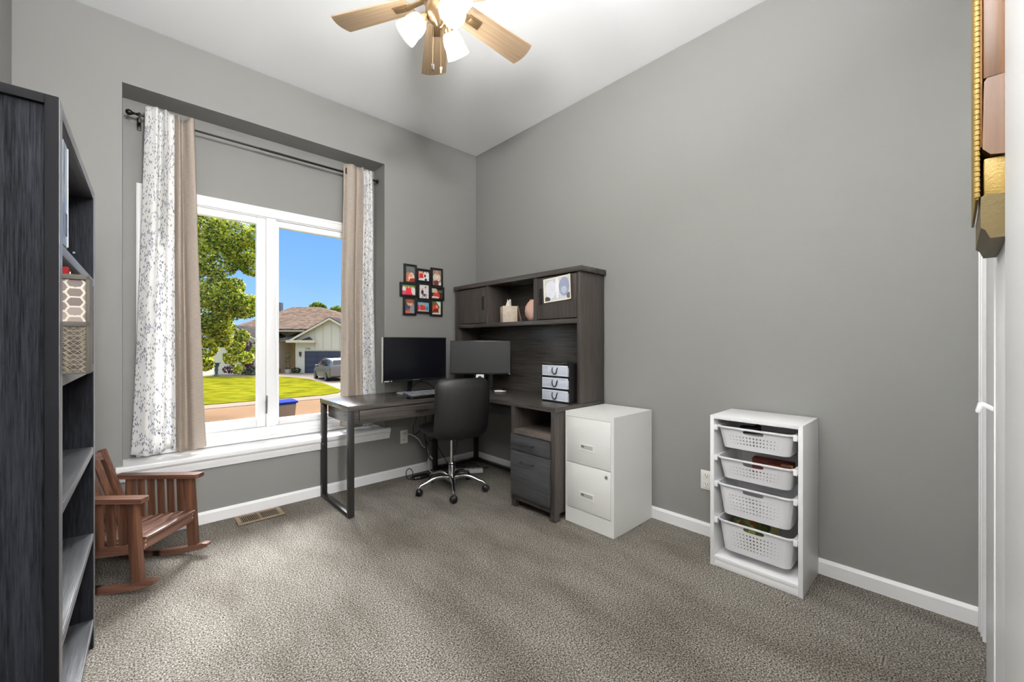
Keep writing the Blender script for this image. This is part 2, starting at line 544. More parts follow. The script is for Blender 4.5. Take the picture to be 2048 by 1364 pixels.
        return o

def tag(o, label, cat, group=None, kind=None):
    o['label'] = label
    o['category'] = cat
    if group:
        o['group'] = group
    if kind:
        o['kind'] = kind
    return o

def thing(name, label, cat, loc=(0, 0, 0), rz=0.0, group=None):
    o = bpy.data.objects.new(name, None)
    o.empty_display_size = .05
    COL.objects.link(o)
    o.location = loc
    o.rotation_euler = (0, 0, rz)
    return tag(o, label, cat, group)

def struct(o, parent=None):
    if o.parent is None:
        o['kind'] = 'structure'
    return o

def one(name, mat, *boxes, parent=None, bev=0.0, smooth=0.0):
    """boxes given as x0,x1,y0,y1,z0,z1 joined into one mesh"""
    b = MB()
    for q in boxes:
        b.box(*q, bev=bev)
    return b.build(name, mat, parent, smooth=smooth or (35 if bev else 0))

def clone(o, parent=None):
    c = o.copy()
    COL.objects.link(c)
    if parent is not None:
        c.parent = parent
    for ch in list(o.children):
        clone(ch, c)
    return c

def printed(name, w, h, nx, ny, fn, parent=None, mat=None, matrix=None, grain=0.0):
    """a flat print in the local XZ plane facing -Y, its picture held in small coloured cells"""
    b = MB()
    vv = b.grid(lambda u, v: Vector(((u - .5) * w, 0, (v - .5) * h)), nx, ny)
    cl = b.bm.loops.layers.float_color.new('Col')
    rg = random.Random(len(name) + nx)
    b.bm.faces.ensure_lookup_table()
    for i in range(nx):
        for j in range(ny):
            c = fn((i + .5) / nx, (j + .5) / ny)
            if grain:
                g_ = 1 + grain * (rg.random() - .5)
                c = tuple(max(0, min(255, q * g_ + grain * 30 * (rg.random() - .5))) for q in c)
            f = b.bm.faces[i * ny + j]
            for l in f.loops:
                l[cl] = (lin(c[0]), lin(c[1]), lin(c[2]), 1)
    if matrix is not None:
        bmesh.ops.transform(b.bm, matrix=matrix, verts=b.bm.verts)
    return b.build(name, mat or M['print'], parent, fixn=False)

def blobs(bgc, items):
    def fn(u, v):
        c = bgc(u, v) if callable(bgc) else bgc
        for (x, y, rx, ry, col) in items:
            if ((u - x) / rx) ** 2 + ((v - y) / ry) ** 2 < 1:
                c = col
        return c
    return fn

# ------------------------------------------------------------------ room shell
XL, XR, YB, ZC = -.447, 2.560, 3.294, 3.050
NX0, NX1, NZ1, NY = -.036, 1.581, 2.682, 3.500          # window niche
YR = -.125
floor = struct(one('floor', M['carpet'], (XL - .15, XR + .15, YR - 1.6, YB + .3, -.12, 0)))
struct(one('ceiling', M['ceiling'], (XL - .15, XR + .15, YR - 1.6, 3.75, ZC, ZC + .15)))
struct(one('wall_left', M['wall'], (XL - .15, XL, YR - .02, 3.75, -.1, ZC)))
struct(one('wall_right', M['wall'], (XR, XR + .15, YR - .15, 3.75, -.1, ZC)))
WX0, WX1, WZ0, WZ1 = .088, 1.457, .52, 2.108             # rough window opening in the niche back
struct(one('wall_back', M['wall'],
    (XL, NX0, YB, 3.75, -.1, ZC), (NX1, XR, YB, 3.75, -.1, ZC), (NX0, NX1, YB, 3.75, NZ1, ZC), (NX0, NX1, YB, 3.75, -.1, .415),
    (NX0, WX0, NY, 3.75, .415, NZ1), (WX1, NX1, NY, 3.75, .415, NZ1), (WX0, WX1, NY, 3.75, WZ1, NZ1), (WX0, WX1, NY, 3.75, .415, WZ0)))
# wall behind the camera with its open doorway, and the lit hallway beyond
DX0, DX1 = -.40, .42
struct(one('wall_rear', M['wall'], (XL, DX0, YR - .14, YR, -.1, ZC), (DX1, XR, YR - .14, YR, -.1, ZC), (DX0, DX1, YR - .14, YR, 2.06, ZC)))
struct(one('wall_hall_back', M['wall'], (XL - .05, XR, YR - 1.55, YR - 1.455, -.1, ZC)))
struct(one('wall_hall_left', M['wall'], (XL - .15, XL - .05, YR - 1.55, YR - .14, -.1, ZC)))
struct(one('wall_hall_right', M['wall'], (XR, XR + .15, YR - 1.55, YR - .14, -.1, ZC)))

# baseboards
def base_profile(o, p0, p1, nrm, h=.077, th=.013):
    """simple moulded board from p0 to p1, nrm points into the room"""
    p0, p1, nrm = Vector((*p0, 0)), Vector((*p1, 0)), Vector((*nrm, 0))
    prof = [(0, 0), (th, 0), (th, h * .80), (th * .75, h * .88), (th * .35, h), (0, h)]
    o.prism([p0 + nrm * a + Vector((0, 0, z)) for a, z in prof], p1 - p0)

b = MB(); base_profile(b, (XL + .0005, YB - .0005), (XR - .0005, YB - .0005), (0, -1)); struct(b.build('baseboard_back', M['trim']))
b = MB(); base_profile(b, (XR - .0005, YR + .03), (XR - .0005, YB - .014), (-1, 0)); struct(b.build('baseboard_right', M['trim']))
b = MB(); base_profile(b, (XL + .0005, .6), (XL + .0005, YB - .014), (1, 0)); struct(b.build('baseboard_left', M['trim']))

# window seat board with moulded nosing
b = MB()
prof = [(3.498, .418), (3.285, .418), (3.285, .352), (3.279, .356), (3.276, .375), (3.270, .392), (3.270, .404), (3.262, .412), (3.258, .420), (3.258, .438), (3.264, .445), (3.498, .445)]
x0, x1 = NX0 + .001, NX1 - .001
b.prism([(x0, y, z) for y, z in prof], (x1 - x0, 0, 0))
lip = [(3.2935, .352), (3.285, .352), (3.279, .356), (3.276, .375), (3.270, .392), (3.270, .404), (3.262, .412), (3.258, .420), (3.258, .438), (3.264, .445), (3.2935, .445)]
b.prism([(-.062, y, z) for y, z in lip], (x0 + .062, 0, 0))
b.prism([(x1, y, z) for y, z in lip], (1.620 - x1, 0, 0))
struct(b.build('trim_1', M['trim'], smooth=25))

# window: casing, two sashes, mullion, glass, lock
win = one('window_1', M['frame'],
    (.025, WX0, 3.482, 3.4995, .447, 2.17), (WX1, 1.520, 3.482, 3.4995, .447, 2.17),
    (WX0, WX1, 3.482, 3.4995, WZ1 - .006, 2.17), (WX0, WX1, 3.482, 3.4995, .447, WZ0 + .02), bev=.004)
struct(win)
b = MB()   # stepped bead round the casing
for (a0, a1, c0, c1, y) in ((.030, .046, .447, 2.165, 3.478), (1.499, 1.515, .447, 2.165, 3.478), (.0465, 1.4985, 2.149, 2.165, 3.4785), (.05, 1.495, .452, .476, 3.470), (.05, 1.495, .490, .506, 3.474)):
    b.box(a0, a1, y, 3.4835, c0, c1, bev=.003)
b.build('casing_bead', M['frame'], win, smooth=35)
one('window_jamb', M['frame'], (WX0, WX0 + .012, 3.4995, 3.62, WZ0, WZ1), (WX1 - .012, WX1, 3.4995, 3.62, WZ0, WZ1), (WX0, WX1, 3.4995, 3.62, WZ1 - .012, WZ1), (WX0, WX1, 3.4995, 3.62, WZ0, WZ0 + .02), parent=win)
one('mullion', M['frame'], (.742, .805, 3.486, 3.60, WZ0 + .02, WZ1 - .012), parent=win, bev=.004)
def sash(x0, x1, z0, z1, gx0, gx1, gz0, gz1, y0, y1, nm):
    s = one(nm, M['frame'], (x0, gx0, y0, y1, z0, z1), (gx1, x1, y0, y1, z0, z1), (gx0, gx1, y0, y1, gz1, z1), (gx0, gx1, y0, y1, z0, gz0), parent=win, bev=.005)
    one('glazing_bead', M['frame'], (gx0 - .018, gx0 - .004, y0 - .006, y0 + .002, gz0 - .018, gz1 + .018), (gx1 + .004, gx1 + .018, y0 - .006, y0 + .002, gz0 - .018, gz1 + .018),
        (gx0 - .004, gx1 + .004, y0 - .006, y0 + .002, gz1 + .004, gz1 + .018), (gx0 - .004, gx1 + .004, y0 - .006, y0 + .002, gz0 - .018, gz0 - .004), parent=s)
    one('pane', M['glass'], (gx0 - .005, gx1 + .005, (y0 + y1) / 2 - .002, (y0 + y1) / 2 + .002, gz0 - .005, gz1 + .005), parent=s)
sash(.101, .741, .541, 2.095, .157, .681, .611, 2.043, 3.505, 3.545, 'casement_sash')
sash(.806, 1.444, .541, 2.095, .833, 1.420, .590, 2.046, 3.515, 3.555, 'fixed_sash')
b = MB()
b.box(.733, .745, 3.472, 3.486, .640, .660, bev=.003)
b.bar((.739, 3.474, .650), (.739, 3.462, .775), .008, .012, up=(1, 0, 0), bev=.002)
b.build('sash_lock', plain('lock_metal', rgb(120, 120, 124), .35, metal=.6), win, smooth=35)

# closet on the rear wall at the right edge: casing, two door leaves, small latch
b = MB()
b.box(2.430, 2.5595, YR + .001, -.074, 0.002, 2.20)
b.box(2.465, 2.545, -.0745, -.069, 0.002, 2.20, bev=.002)
b.box(2.500, 2.530, -.0695, -.065, 0.002, 2.20, bev=.0015)
struct(b.build('trim_2', M['trim'], smooth=35))
dr = one('door_1', M['trim'], (1.115, 1.985, -.112, -.068, .012, 2.16), bev=.002); struct(dr)
one('door_edge_strip', M['trim'], (1.555, 1.575, -.0685, -.0655, .02, 2.15), parent=dr)
b = MB()
b.bar((1.60, -.068, .995), (1.60, -.045, 1.010), .030, .010, bev=.003)
b.bar((1.60, -.046, 1.010), (1.60, -.040, .985), .030, .010, bev=.003)
b.build('door_latch', M['trim'], dr, smooth=35)
struct(one('door_2', M['trim'], (.46, 1.100, -.112, -.0585, .012, 2.16), bev=.003))

# ------------------------------------------------------------------ floor register
vt = thing('floor_register', 'tan metal floor vent set in the carpet under the window', 'vent', (.635, 3.17, 0))
b = MB()
b.box(-.130, .130, -.083, .083, .001, .0035)
b.build('damper', M['black_hole'], vt)
b = MB()
for q in ((-.133, .133, -.086, -.060), (-.133, .133, .060, .086), (-.133, -.108, -.06, .06), (.108, .133, -.06, .06), (-.006, .006, -.06, .06)):
    b.box(q[0], q[1], q[2], q[3], .004, .0095, bev=.0015)
b.build('register_frame', M['vent'], vt, smooth=35)
b = MB()
for s in (-1, 1):
    for k in range(10):
        x = s * (.0105 + k * .0102)
        b.box(x - .0018, x + .0018, -.06, .06, .004, .009)
b.build('louvre', M['vent'], vt)

# ------------------------------------------------------------------ outlets
def outlet(label, M4):
    t = thing('wall_outlet', label, 'outlet')
    t.matrix_world = M4
    b = MB(); b.box(-.036, .036, -.006, -.0003, -.058, .058, bev=.003); b.build('cover_plate', M['outlet'], t, smooth=35)
    for s in (-1, 1):
        b = MB()
        b.box(-.017, .017, -.0085, -.0055, s * .026 - .014, s * .026 + .014, bev=.004)
        r = b.build('receptacle', M['outlet'], t, smooth=35)
        b = MB()
        b.box(-.008, -.005, -.0088, -.0084, s * .026 - .002, s * .026 + .008)
        b.box(.005, .008, -.0088, -.0084, s * .026 - .002, s * .026 + .006)
        b.cyl((0, -.0088, s * .026 - .008), (0, -.0084, s * .026 - .008), .0028, n=10)
        b.build('slot', M['black_hole'], r)
    return t
outlet('white double outlet under the desk with a white cord plugged in', Matrix.Translation((1.760, YB, .341)))
outlet('white double outlet low on the right wall beside the basket unit', Matrix.Translation((XR, 1.021, .334)) @ Matrix.Rotation(-PI / 2, 4, 'Z'))

# ------------------------------------------------------------------ curtain rod and curtains
CY, CZ = 3.400, 2.562
rod = thing('curtain_rod', 'thin dark bronze curtain rod across the top of the window niche', 'curtain rod', (.775, CY, CZ))
def loc(o, *p):
    return Vector(p) - o.location
b = MB(); b.tube([loc(rod, .035, CY, CZ), loc(rod, .70, CY, CZ)], .0065, 12); b.build('inner_tube', M['metal_dark'], rod, smooth=40)
b = MB(); b.tube([loc(rod, .68, CY, CZ), loc(rod, 1.545, CY, CZ)], .0085, 12); b.build('outer_tube', M['metal_dark'], rod, smooth=40)
for x, s in ((.035, -1), (1.540, 1)):
    b = MB()
    prof = [(0, 0), (.007, .001), (.009, .006), (.006, .010), (.006, .016), (.009, .019), (.006, .023), (.011, .027), (.016, .036), (.017, .044), (.013, .053), (.006, .058), (0, .059)]
    mt = Matrix.Translation(loc(rod, x, CY, CZ)) @ Matrix.Rotation(s * PI / 2, 4, 'Y')
    if s > 0:
        prof = [(r, z * .62) for r, z in prof]
    b.lathe(prof, 16, mt)
    b.build('finial', M['metal_dark'], rod, smooth=50)
for x in (.040, 1.36):
    b = MB()
    b.box(x - .006, x + .006, CY - .012, CY + .012, CZ - .030, CZ - .008, bev=.002)
    b.box(x - .006, x + .006, CY + .010, 3.4985, CZ - .030, CZ - .020, bev=.002)
    b.box(x - .010, x + .010, 3.492, 3.4992, CZ - .06, CZ + .02, bev=.002)
    b.box(x - .006, x + .006, CY - .014, CY - .010, CZ - .05, CZ + .010, bev=.001)
    for v in b.bm.verts:
        v.co -= rod.location
    b.build('bracket', M['metal_dark'], rod, smooth=35)

def curtain(label, mat, xt, xb, zt, zb, folds, phase, amp_t, amp_b, cloth, yoff=0.0, rings=(), sag=0.0):
    cx = (xt[0] + xt[1]) / 2
    t = thing('curtain', label, 'curtain', (cx, CY, zb))
    def xr(v):
        e = v ** .8
        return xb[0] + (xt[0] - xb[0]) * e, xb[1] + (xt[1] - xb[1]) * e
    def fn(u, v):
        a, c = xr(v)
        amp = amp_b + (amp_t - amp_b) * v
        w = 2 * PI * folds * (u + .10 * math.sin(2 * PI * u + phase * 2)) + phase + .7 * math.sin(2.2 * v + phase) * (1 - v)
        y = amp * math.sin(w) + .004 * math.sin(2.3 * w + 5 * v)
        x = a + (c - a) * u
        z = zt * v + zb * (1 - v) + (.012 * math.sin(w * .5 + 1) * (1 - v) if v < .05 else 0) - sag * v * math.sin(PI * u) ** 2 * (v > .97)
        return Vector((x - cx, y + yoff - .040 * min(1, max(0, (v - .55) / .35)), z - zb))
    b = MB()
    b.grid(fn, int(folds * 18), 60, lambda u, v: (u * cloth, v * (zt - zb)))
    b.build('panel', mat, t, smooth=80, solid=.0016, fixn=False)
    for rx, ry in rings:
        b = MB()
        prof = [(.020 + .006 * math.cos(2 * PI * k / 10), .004 * math.sin(2 * PI * k / 10)) for k in range(11)]
        b.lathe(prof, 18, Matrix.Translation((rx - cx, ry, CZ - zb)) @ Matrix.Rotation(1.1, 4, 'Z') @ Matrix.Rotation(PI / 2, 4, 'X'))
        b.build('grommet', M['metal_dark'], t, smooth=50)
    return t
curtain('white floral curtain left of the window beside the taupe panel', M['floral'], (.066, .204), (.000, .212), 2.615, .475, 2.1, 1.2, .020, .036, .58, rings=())
curtain('taupe curtain with loose top corner at the left side of the glass', M['taupe'], (.196, .302), (.194, .372), 2.612, .468, 1.7, 2.2, .024, .032, .60, rings=((.296, -.020),), sag=.02)
curtain('narrow taupe curtain covering the right edge of the window', M['taupe'], (1.268, 1.428), (1.258, 1.440), 2.620, .470, 1.9, .2, .022, .028, .60, rings=((1.285, -.040),))
curtain('white floral curtain at the right side of the niche near the monitors', M['floral'], (1.436, 1.505), (1.446, 1.566), 2.612, .472, 1.8, 2.0, .016, .024, .45)

# ------------------------------------------------------------------ corner desk
DZ = .745
dk = thing('corner_desk', 'dark grey wood-grain corner desk with black metal legs', 'desk', (2.0, 2.73, 0))
def D(name, mat, *boxes, parent=None, bev=.0015, smooth=35):
    b = MB()
    for q in boxes:
        b.box(q[0] - 2.0, q[1] - 2.0, q[2] - 2.73, q[3] - 2.73, q[4], q[5], bev=bev)
    return b.build(name, mat, parent or dk, smooth=smooth)
D('desktop_wing', M['desk_x'], (1.052, 2.000, 2.720, 3.272, DZ - .032, DZ))
D('desktop_main', M['desk_y'], (2.001, 2.546, 1.748, 3.272, DZ - .032, DZ))
D('window_side_apron', M['desk_y'], (1.096, 1.112, 2.765, 3.225, .610, DZ - .033))
D('front_rail', M['desk_x'], (1.092, 1.128, 2.728, 2.75, .610, DZ - .033), (1.128, 1.98, 2.740, 2.752, .690, DZ - .033))
dw = D('drawer', M['desk_x'], (1.131, 1.84, 2.7245, 2.742, .616, .708), (1.14, 1.83, 2.742, 3.12, .625, .690))
b = MB(); b.bar((1.545 - 2, 2.712 - 2.73, .662), (1.662 - 2, 2.712 - 2.73, .662), .008, .008, bev=.002)
for x in (1.553, 1.654):
    b.bar((x - 2, 2.712 - 2.73, .662), (x - 2, 2.726 - 2.73, .662), .007, .007)
b.build('drawer_pull', M['handle_dark'], dw, smooth=35)
D('main_apron', M['black'], (2.045, 2.06, 2.172, 2.75, .625, DZ - .033))
# loop leg at the window end
LX0, LX1 = 1.056, 1.094
D('leg', M['steel_black'], (LX0, LX1, 2.722, 2.758, .006, DZ - .033))
D('leg', M['steel_black'], (LX0, LX1, 3.236, 3.272, .006, DZ - .033))
D('leg_foot_bar', M['steel_black'], (LX0, LX1, 2.758, 3.236, .006, .030))
# loop leg in the corner
D('leg', M['steel_black'], (2.030, 2.066, 3.225, 3.261, .006, DZ - .033))
D('leg', M['steel_black'], (2.503, 2.540, 3.225, 3.261, .006, DZ - .033))
D('leg_foot_bar', M['steel_black'], (2.066, 2.503, 3.225, 3.261, .006, .030))
D('leg_foot_bar', M['steel_black'], (2.505, 2.538, 2.19, 3.225, .006, .030))
# pedestal
PX0, PX1, PY0, PY1 = 2.002, 2.540, 1.752, 2.166
ped = D('pedestal', M['desk_z'], (PX0, PX1, PY0, PY0 + .034, .052, DZ - .033), (PX0, PX1, PY1 - .026, PY1, .052, DZ - .033),
        (PX1 - .02, PX1, PY0 + .034, PY1 - .026, .07, DZ - .033), (PX0 + .012, PX1 - .02, PY0 + .034, PY1 - .026, .07, .09), (PX0 + .003, PX0 + .02, PY0 + .034, PY1 - .026, .055, .09))
D('shelf', M['cubby'], (PX0 + .001, PX1 - .021, PY0 + .035, PY1 - .027, .522, .553), parent=ped)
for (z0, z1, hz) in ((.412, .518, .464), (.092, .406, .338)):
    d = D('drawer', M['desk_dark'], (PX0 - .014, PX0 + .004, PY0 + .036, PY1 - .010, z0, z1), parent=ped)
    b = MB()
    b.bar((PX0 - .034 - 2, 1.922 - 2.73, hz), (PX0 - .034 - 2, 2.056 - 2.73, hz), .006, .007, bev=.0015)
    for y in (1.932, 2.046):
        b.bar((PX0 - .034 - 2, y - 2.73, hz), (PX0 - .012 - 2, y - 2.73, hz), .006, .006)
    h = b.build('drawer_pull', M['handle_dark'], ped, smooth=35)
for (x, y) in ((PX0 + .004, PY0), (PX0 + .004, PY1 - .045), (PX1 - .05, PY0), (PX1 - .05, PY1 - .045)):
    D('foot', M['desk_z'], (x, x + .045, y, y + .045, .001, .052), parent=ped)

# ------------------------------------------------------------------ hutch on the desk
HX0, HX1, HY0, HY1 = 2.268, 2.550, 1.752, 3.235
HT = 1.697
hu = thing('desk_hutch', 'dark wood-grain hutch with two doors and an open middle on the desk', 'hutch', (2.4, 2.49, DZ))
def Hh(name, mat, *boxes, parent=None, bev=.0015):
    b = MB()
    for q in boxes:
        b.box(q[0] - 2.4, q[1] - 2.4, q[2] - 2.49, q[3] - 2.49, q[4] - DZ, q[5] - DZ, bev=bev)
    return b.build(name, mat, parent or hu, smooth=35)
Z0 = DZ + .001
Hh('top_panel', M['desk_y'], (HX0 - .012, HX1, HY0 - .018, HY1 + .016, HT - .036, HT))
Hh('side_panel', M['desk_z'], (HX0, HX1, HY0, HY0 + .030, Z0, HT - .037))
Hh('side_panel', M['desk_z'], (HX0, HX1, HY1 - .030, HY1, Z0, HT - .037))
Hh('back_panel', M['desk_y'], (HX1 - .016, HX1 - .004, HY0 + .031, HY1 - .031, Z0, HT - .037))
Hh('shelf', M['desk_y'], (HX0 + .004, HX1 - .017, HY0 + .031, HY1 - .031, 1.303, 1.337))
Hh('divider', M['desk_z'], (HX0 + .002, HX1 - .017, 2.744, 2.780, 1.338, HT - .037))
Hh('divider', M['desk_z'], (HX0 + .002, HX1 - .017, 2.164, 2.202, 1.338, HT - .037))
d1 = Hh('door', M['desk_z'], (HX0 + .003, HX0 + .020, 2.785, 3.200, 1.343, HT - .042))
d2 = Hh('door', M['desk_z'], (HX0 + .003, HX0 + .020, 1.788, 2.160, 1.343, HT - .042))
for d, y in ((d1, 2.818), (d2, 2.128)):
    Hh('door_pull', M['black'], (HX0 - .006, HX0 + .003, y - .013, y + .013, 1.455, 1.572), parent=d)

# child drawing / faded ultrasound style print taped to the right door
def faded(u, v):
    if u < .05 or u > .95 or v < .06 or v > .94:
        return (236, 228, 205)
    c = (206, 208, 214)
    for (x, y, rx, ry, col) in ((.27, .52, .20, .36, (226, 228, 234)), (.75, .55, .19, .38, (152, 160, 182)), (.74, .42, .10, .15, (186, 190, 204)), (.12, .12, .12, .11, (74, 74, 80)), (.92, .16, .1, .12, (96, 98, 104)), (.5, .6, .06, .5, (240, 240, 242))):
        if ((u - x) / rx) ** 2 + ((v - y) / ry) ** 2 < 1:
            c = col
    return c
ph = thing('paper_print', 'faded curling photo print taped to the right hutch door', 'print', (HX0 - .004, 1.958, 1.556))
def curl(u, v):
    return Vector((0, 0, 0))
pm = printed('print_sheet', .268, .176, 84, 56, faded, ph, grain=.12)
for v in pm.data.vertices:
    x, z = v.co.x, v.co.z
    a = max(0.0, x - .06) ** 2 * 2.2
    tilt = .05
    v.co = Vector((-.0006 - a, -(x * math.cos(tilt) - z * math.sin(tilt)), z + x * tilt))

# ------------------------------------------------------------------ things in the hutch
tb = thing('tissue_box', 'beige square tissue box on the open hutch shelf', 'tissue box', (2.372, 2.597, 1.338), math.radians(-30))
b = MB(); b.box(-.063, .063, -.063, .063, 0, .138, bev=.003)
b.build('carton', plain('tissue_carton', rgb(206, 190, 172), .6, vary=.12, vscale=40), tb, smooth=35)
b = MB()
def tis(u, v):
    a = 2 * PI * u
    r = .020 * (1 - .35 * v) * (1 + .45 * math.sin(3 * a + 2 * v))
    return Vector((r * math.cos(a), r * math.sin(a), .138 + .052 * v * (1 + .22 * math.sin(2 * a + 1))))
b.grid(tis, 30, 8)
b.build('tissue', plain('white_tissue', rgb(238, 234, 228), .9), tb, smooth=80, solid=.0012)
cd = thing('standing_card', 'tan card leaning behind the tissue box', 'card', (2.461, 2.545, 1.338), math.radians(-30))
b = MB(); b.box(-.0015, .0015, -.05, .05, .0005, .146, bev=.0005, mat=Matrix.Rotation(-.24, 4, 'Y'))
b.build('card_sheet', plain('tan_card', rgb(196, 168, 138), .7), cd)
vs = thing('ribbed_vase', 'small round pink ribbed vase beside the right hutch door', 'vase', (2.372, 2.292, 1.338))
b = MB()
prf = [(.030, 0), (.052, .012), (.070, .045), (.075, .080), (.068, .120), (.050, .150), (.036, .166), (.040, .172), (.034, .172), (.030, .160), (.044, .140)]
b.lathe(prf, 72)
for v in b.bm.verts:
    a = math.atan2(v.co.y, v.co.x)
    r = math.hypot(v.co.x, v.co.y)
    k = 1 + .055 * math.sin(18 * a + 9 * math.sin(v.co.z * 40)) * (1 if r > .045 else 0)
    v.co.x *= k; v.co.y *= k
b.build('vase_body', plain('pink_ceramic', rgb(202, 164, 148), .4), vs, smooth=60)

# three-drawer mini organizer
mo = thing('mini_drawer_unit', 'small three-drawer desktop organizer with clear fronts and black frame', 'drawer unit', (2.30, 1.917, DZ + .0005))
OX0, OX1, OY, OH = -.102, .120, .122, .272
b = MB()
b.box(OX0 + .004, OX1, -OY, -OY + .004, .004, OH - .004); b.box(OX0 + .004, OX1, OY - .004, OY, .004, OH - .004)
b.box(OX1 - .004, OX1, -OY, OY, .004, OH - .004)
for k in range(4):
    z = k * (OH - .010) / 3
    b.box(OX0, OX1, -OY - .001, OY + .001, z, z + .010, bev=.002)
b.build('case', plain('smoke_black_plastic', rgb(28, 27, 28), .2, spec=.6), mo, smooth=35)
tl = MB(); tl.box(OX0 - .004, OX1, -OY - .002, OY + .002, OH, OH + .006, bev=.002)
tl.build('lid', glass_mat('clear_lid', (.8, .82, .85, 1), .25), mo)
clr = plain('clear_frosted_plastic', rgb(206, 212, 224), .18, spec=.7)
for k in range(3):
    z = .011 + k * (OH - .010) / 3
    hh = (OH - .010) / 3 - .012
    b = MB(); b.box(OX0 - .012, OX0 - .004, -OY + .003, OY - .003, z, z + hh, bev=.004)
    b.box(OX0 - .004, OX1 - .02, -OY + .008, OY - .008, z, z + hh * .8)
    dr_ = b.build('drawer', clr, mo, smooth=35)
    b = MB()
    for (p0, p1) in (((-.0135, -OY + .01, z + .006), (-.0135, OY - .01, z + .006)), ((-.0135, -OY + .01, z + hh - .006), (-.0135, OY - .01, z + hh - .006))):
        b.bar((OX0 + p0[0], p0[1], p0[2]), (OX0 + p1[0], p1[1], p1[2]), .003, .004, bev=.001)
    b.build('front_rim', plain('clear_rim', rgb(236, 238, 242), .15, spec=.7), dr_)
    b = MB()
    pts = []
    for i in range(15):
        a = PI * (1.0 + i / 14.0)
        pts.append((OX0 - .020, -.006 + .021 * math.cos(a), z + hh * .60 + .030 * math.sin(a)))
    b.tube([(OX0 - .013, -.029, z + hh * .78)] + pts + [(OX0 - .013, .017, z + hh * .78)], .0042, 8)
    b.build('ring_pull', plain('black_pull', rgb(30, 30, 32), .3), dr_, smooth=50)

# ------------------------------------------------------------------ monitors
def monitor(label, p0, p1, z0, z1, mats, sb, lip=.020, bez=.006, arm=None):
    p0, p1 = Vector(p0), Vector(p1)
    c = (p0 + p1) / 2
    w = (p1 - p0).length
    rz = math.atan2((p1 - p0).y, (p1 - p0).x)
    t = thing('computer_monitor', label, 'monitor', (c.x, c.y, DZ + .0005), rz)
    z0 -= DZ; z1 -= DZ
    h = z1 - z0
    b = MB(); b.box(-w / 2, w / 2, 0, .022, z0, z1, bev=.003); b.box(-w * .33, w * .33, .022, .048, z0 + h * .15, z1 - h * .2, bev=.01)
    b.build('housing', mats[0], t, smooth=35)
    b = MB(); b.box(-w / 2 + bez, w / 2 - bez, -.001, .001, z0 + lip, z1 - bez)
    b.build('screen', mats[1], t)
    m2 = Matrix.Rotation(-rz, 4, 'Z')
    q = m2 @ (Vector((sb[0], sb[1], 0)) - Vector((c.x, c.y, 0)))
    b = MB(); b.lathe([(0, 0), (.105, 0), (.105, .006), (.098, .009), (.03, .012), (0, .012)], 36, Matrix.Translation((q.x, q.y, 0)))
    b.build('stand_base', mats[2], t, smooth=40)
    b = MB(); b.bar((q.x, q.y, .010), (q.x, max(q.y - .02, .03), z0 + h * .35), .045, .018, up=(0, 1, 0), bev=.003)
    b.build('stand_post', M['black'], t, smooth=35)
    return t, w, z0, z1
blk = plain('monitor_black', rgb(22, 22, 24), .35)
mL, w, z0, z1 = monitor('large black monitor in front of the wall beside the window', (1.437, 3.020), (2.010, 3.006), .852, 1.211, (blk, M['screen'], plain('glossy_base', rgb(150, 152, 156), .2)), (1.715, 3.115))
b = MB(); b.box(-w / 2 - .004, -w / 2 - .0002, .0, .020, z0 + .002, z1 - .002, bev=.001)
b.build('side_trim', plain('silver_edge', rgb(206, 200, 190), .3), mL)
b = MB()
for i, (x, ww) in enumerate(((.010, .009), (.020, .008), (.029, .004), (.034, .010), (.045, .006), (.064, .010))):
    b.box(-w / 2 + x, -w / 2 + x + ww, -.0012, -.0004, z0 + .006, z0 + .013)
b.build('port_sticker', plain('sticker_white', rgb(205, 205, 205), .5), mL)
b = MB(); b.box(-.032, .030, -.0012, -.0004, z0 + .009, z0 + .013); b.build('maker_mark', plain('mark_grey', rgb(120, 120, 122), .5), mL)
mR, w, z0, z1 = monitor('matte grey-screened monitor turned across the desk corner', (2.052, 3.006), (2.443, 2.648), .888, 1.184, (blk, M['screen_grey'], M['black']), (2.375, 2.845), lip=.014)
b = MB(); b.cyl((w / 2 - .012, -.0018, z0 + .006), (w / 2 - .012, .0005, z0 + .006), .003, n=10); b.build('power_light', emit('power_led', (1, 1, 1, 1), .8), mR)
b = MB()
for s in (-.155, -.055):
    b.bar((s, .03, z0 - .01), (s + .018, .03, z0 + .03), .010, .006)
    b.bar((s, .03, z0 - .01), (s - .02, .05, .012), .010, .006)
b.build('stand_strut', M['handle_dark'], mR)

wc = thing('web_camera', 'small white camera with round dark lens below the grey monitor', 'camera', (2.185, 2.755, DZ + .0005), math.radians(-42))
b = MB(); b.lathe([(0, 0), (.030, 0), (.030, .006), (.008, .010), (.008, .085)], 20); b.build('camera_stand', M['basket'], wc, smooth=40)
b = MB(); b.box(-.034, .034, -.022, .022, .085, .150, bev=.006); b.build('camera_body', M['basket'], wc, smooth=35)
b = MB(); b.cyl((0, -.024, .122), (0, -.0215, .122), .017, n=24); b.build('lens', M['black'], wc, smooth=35)

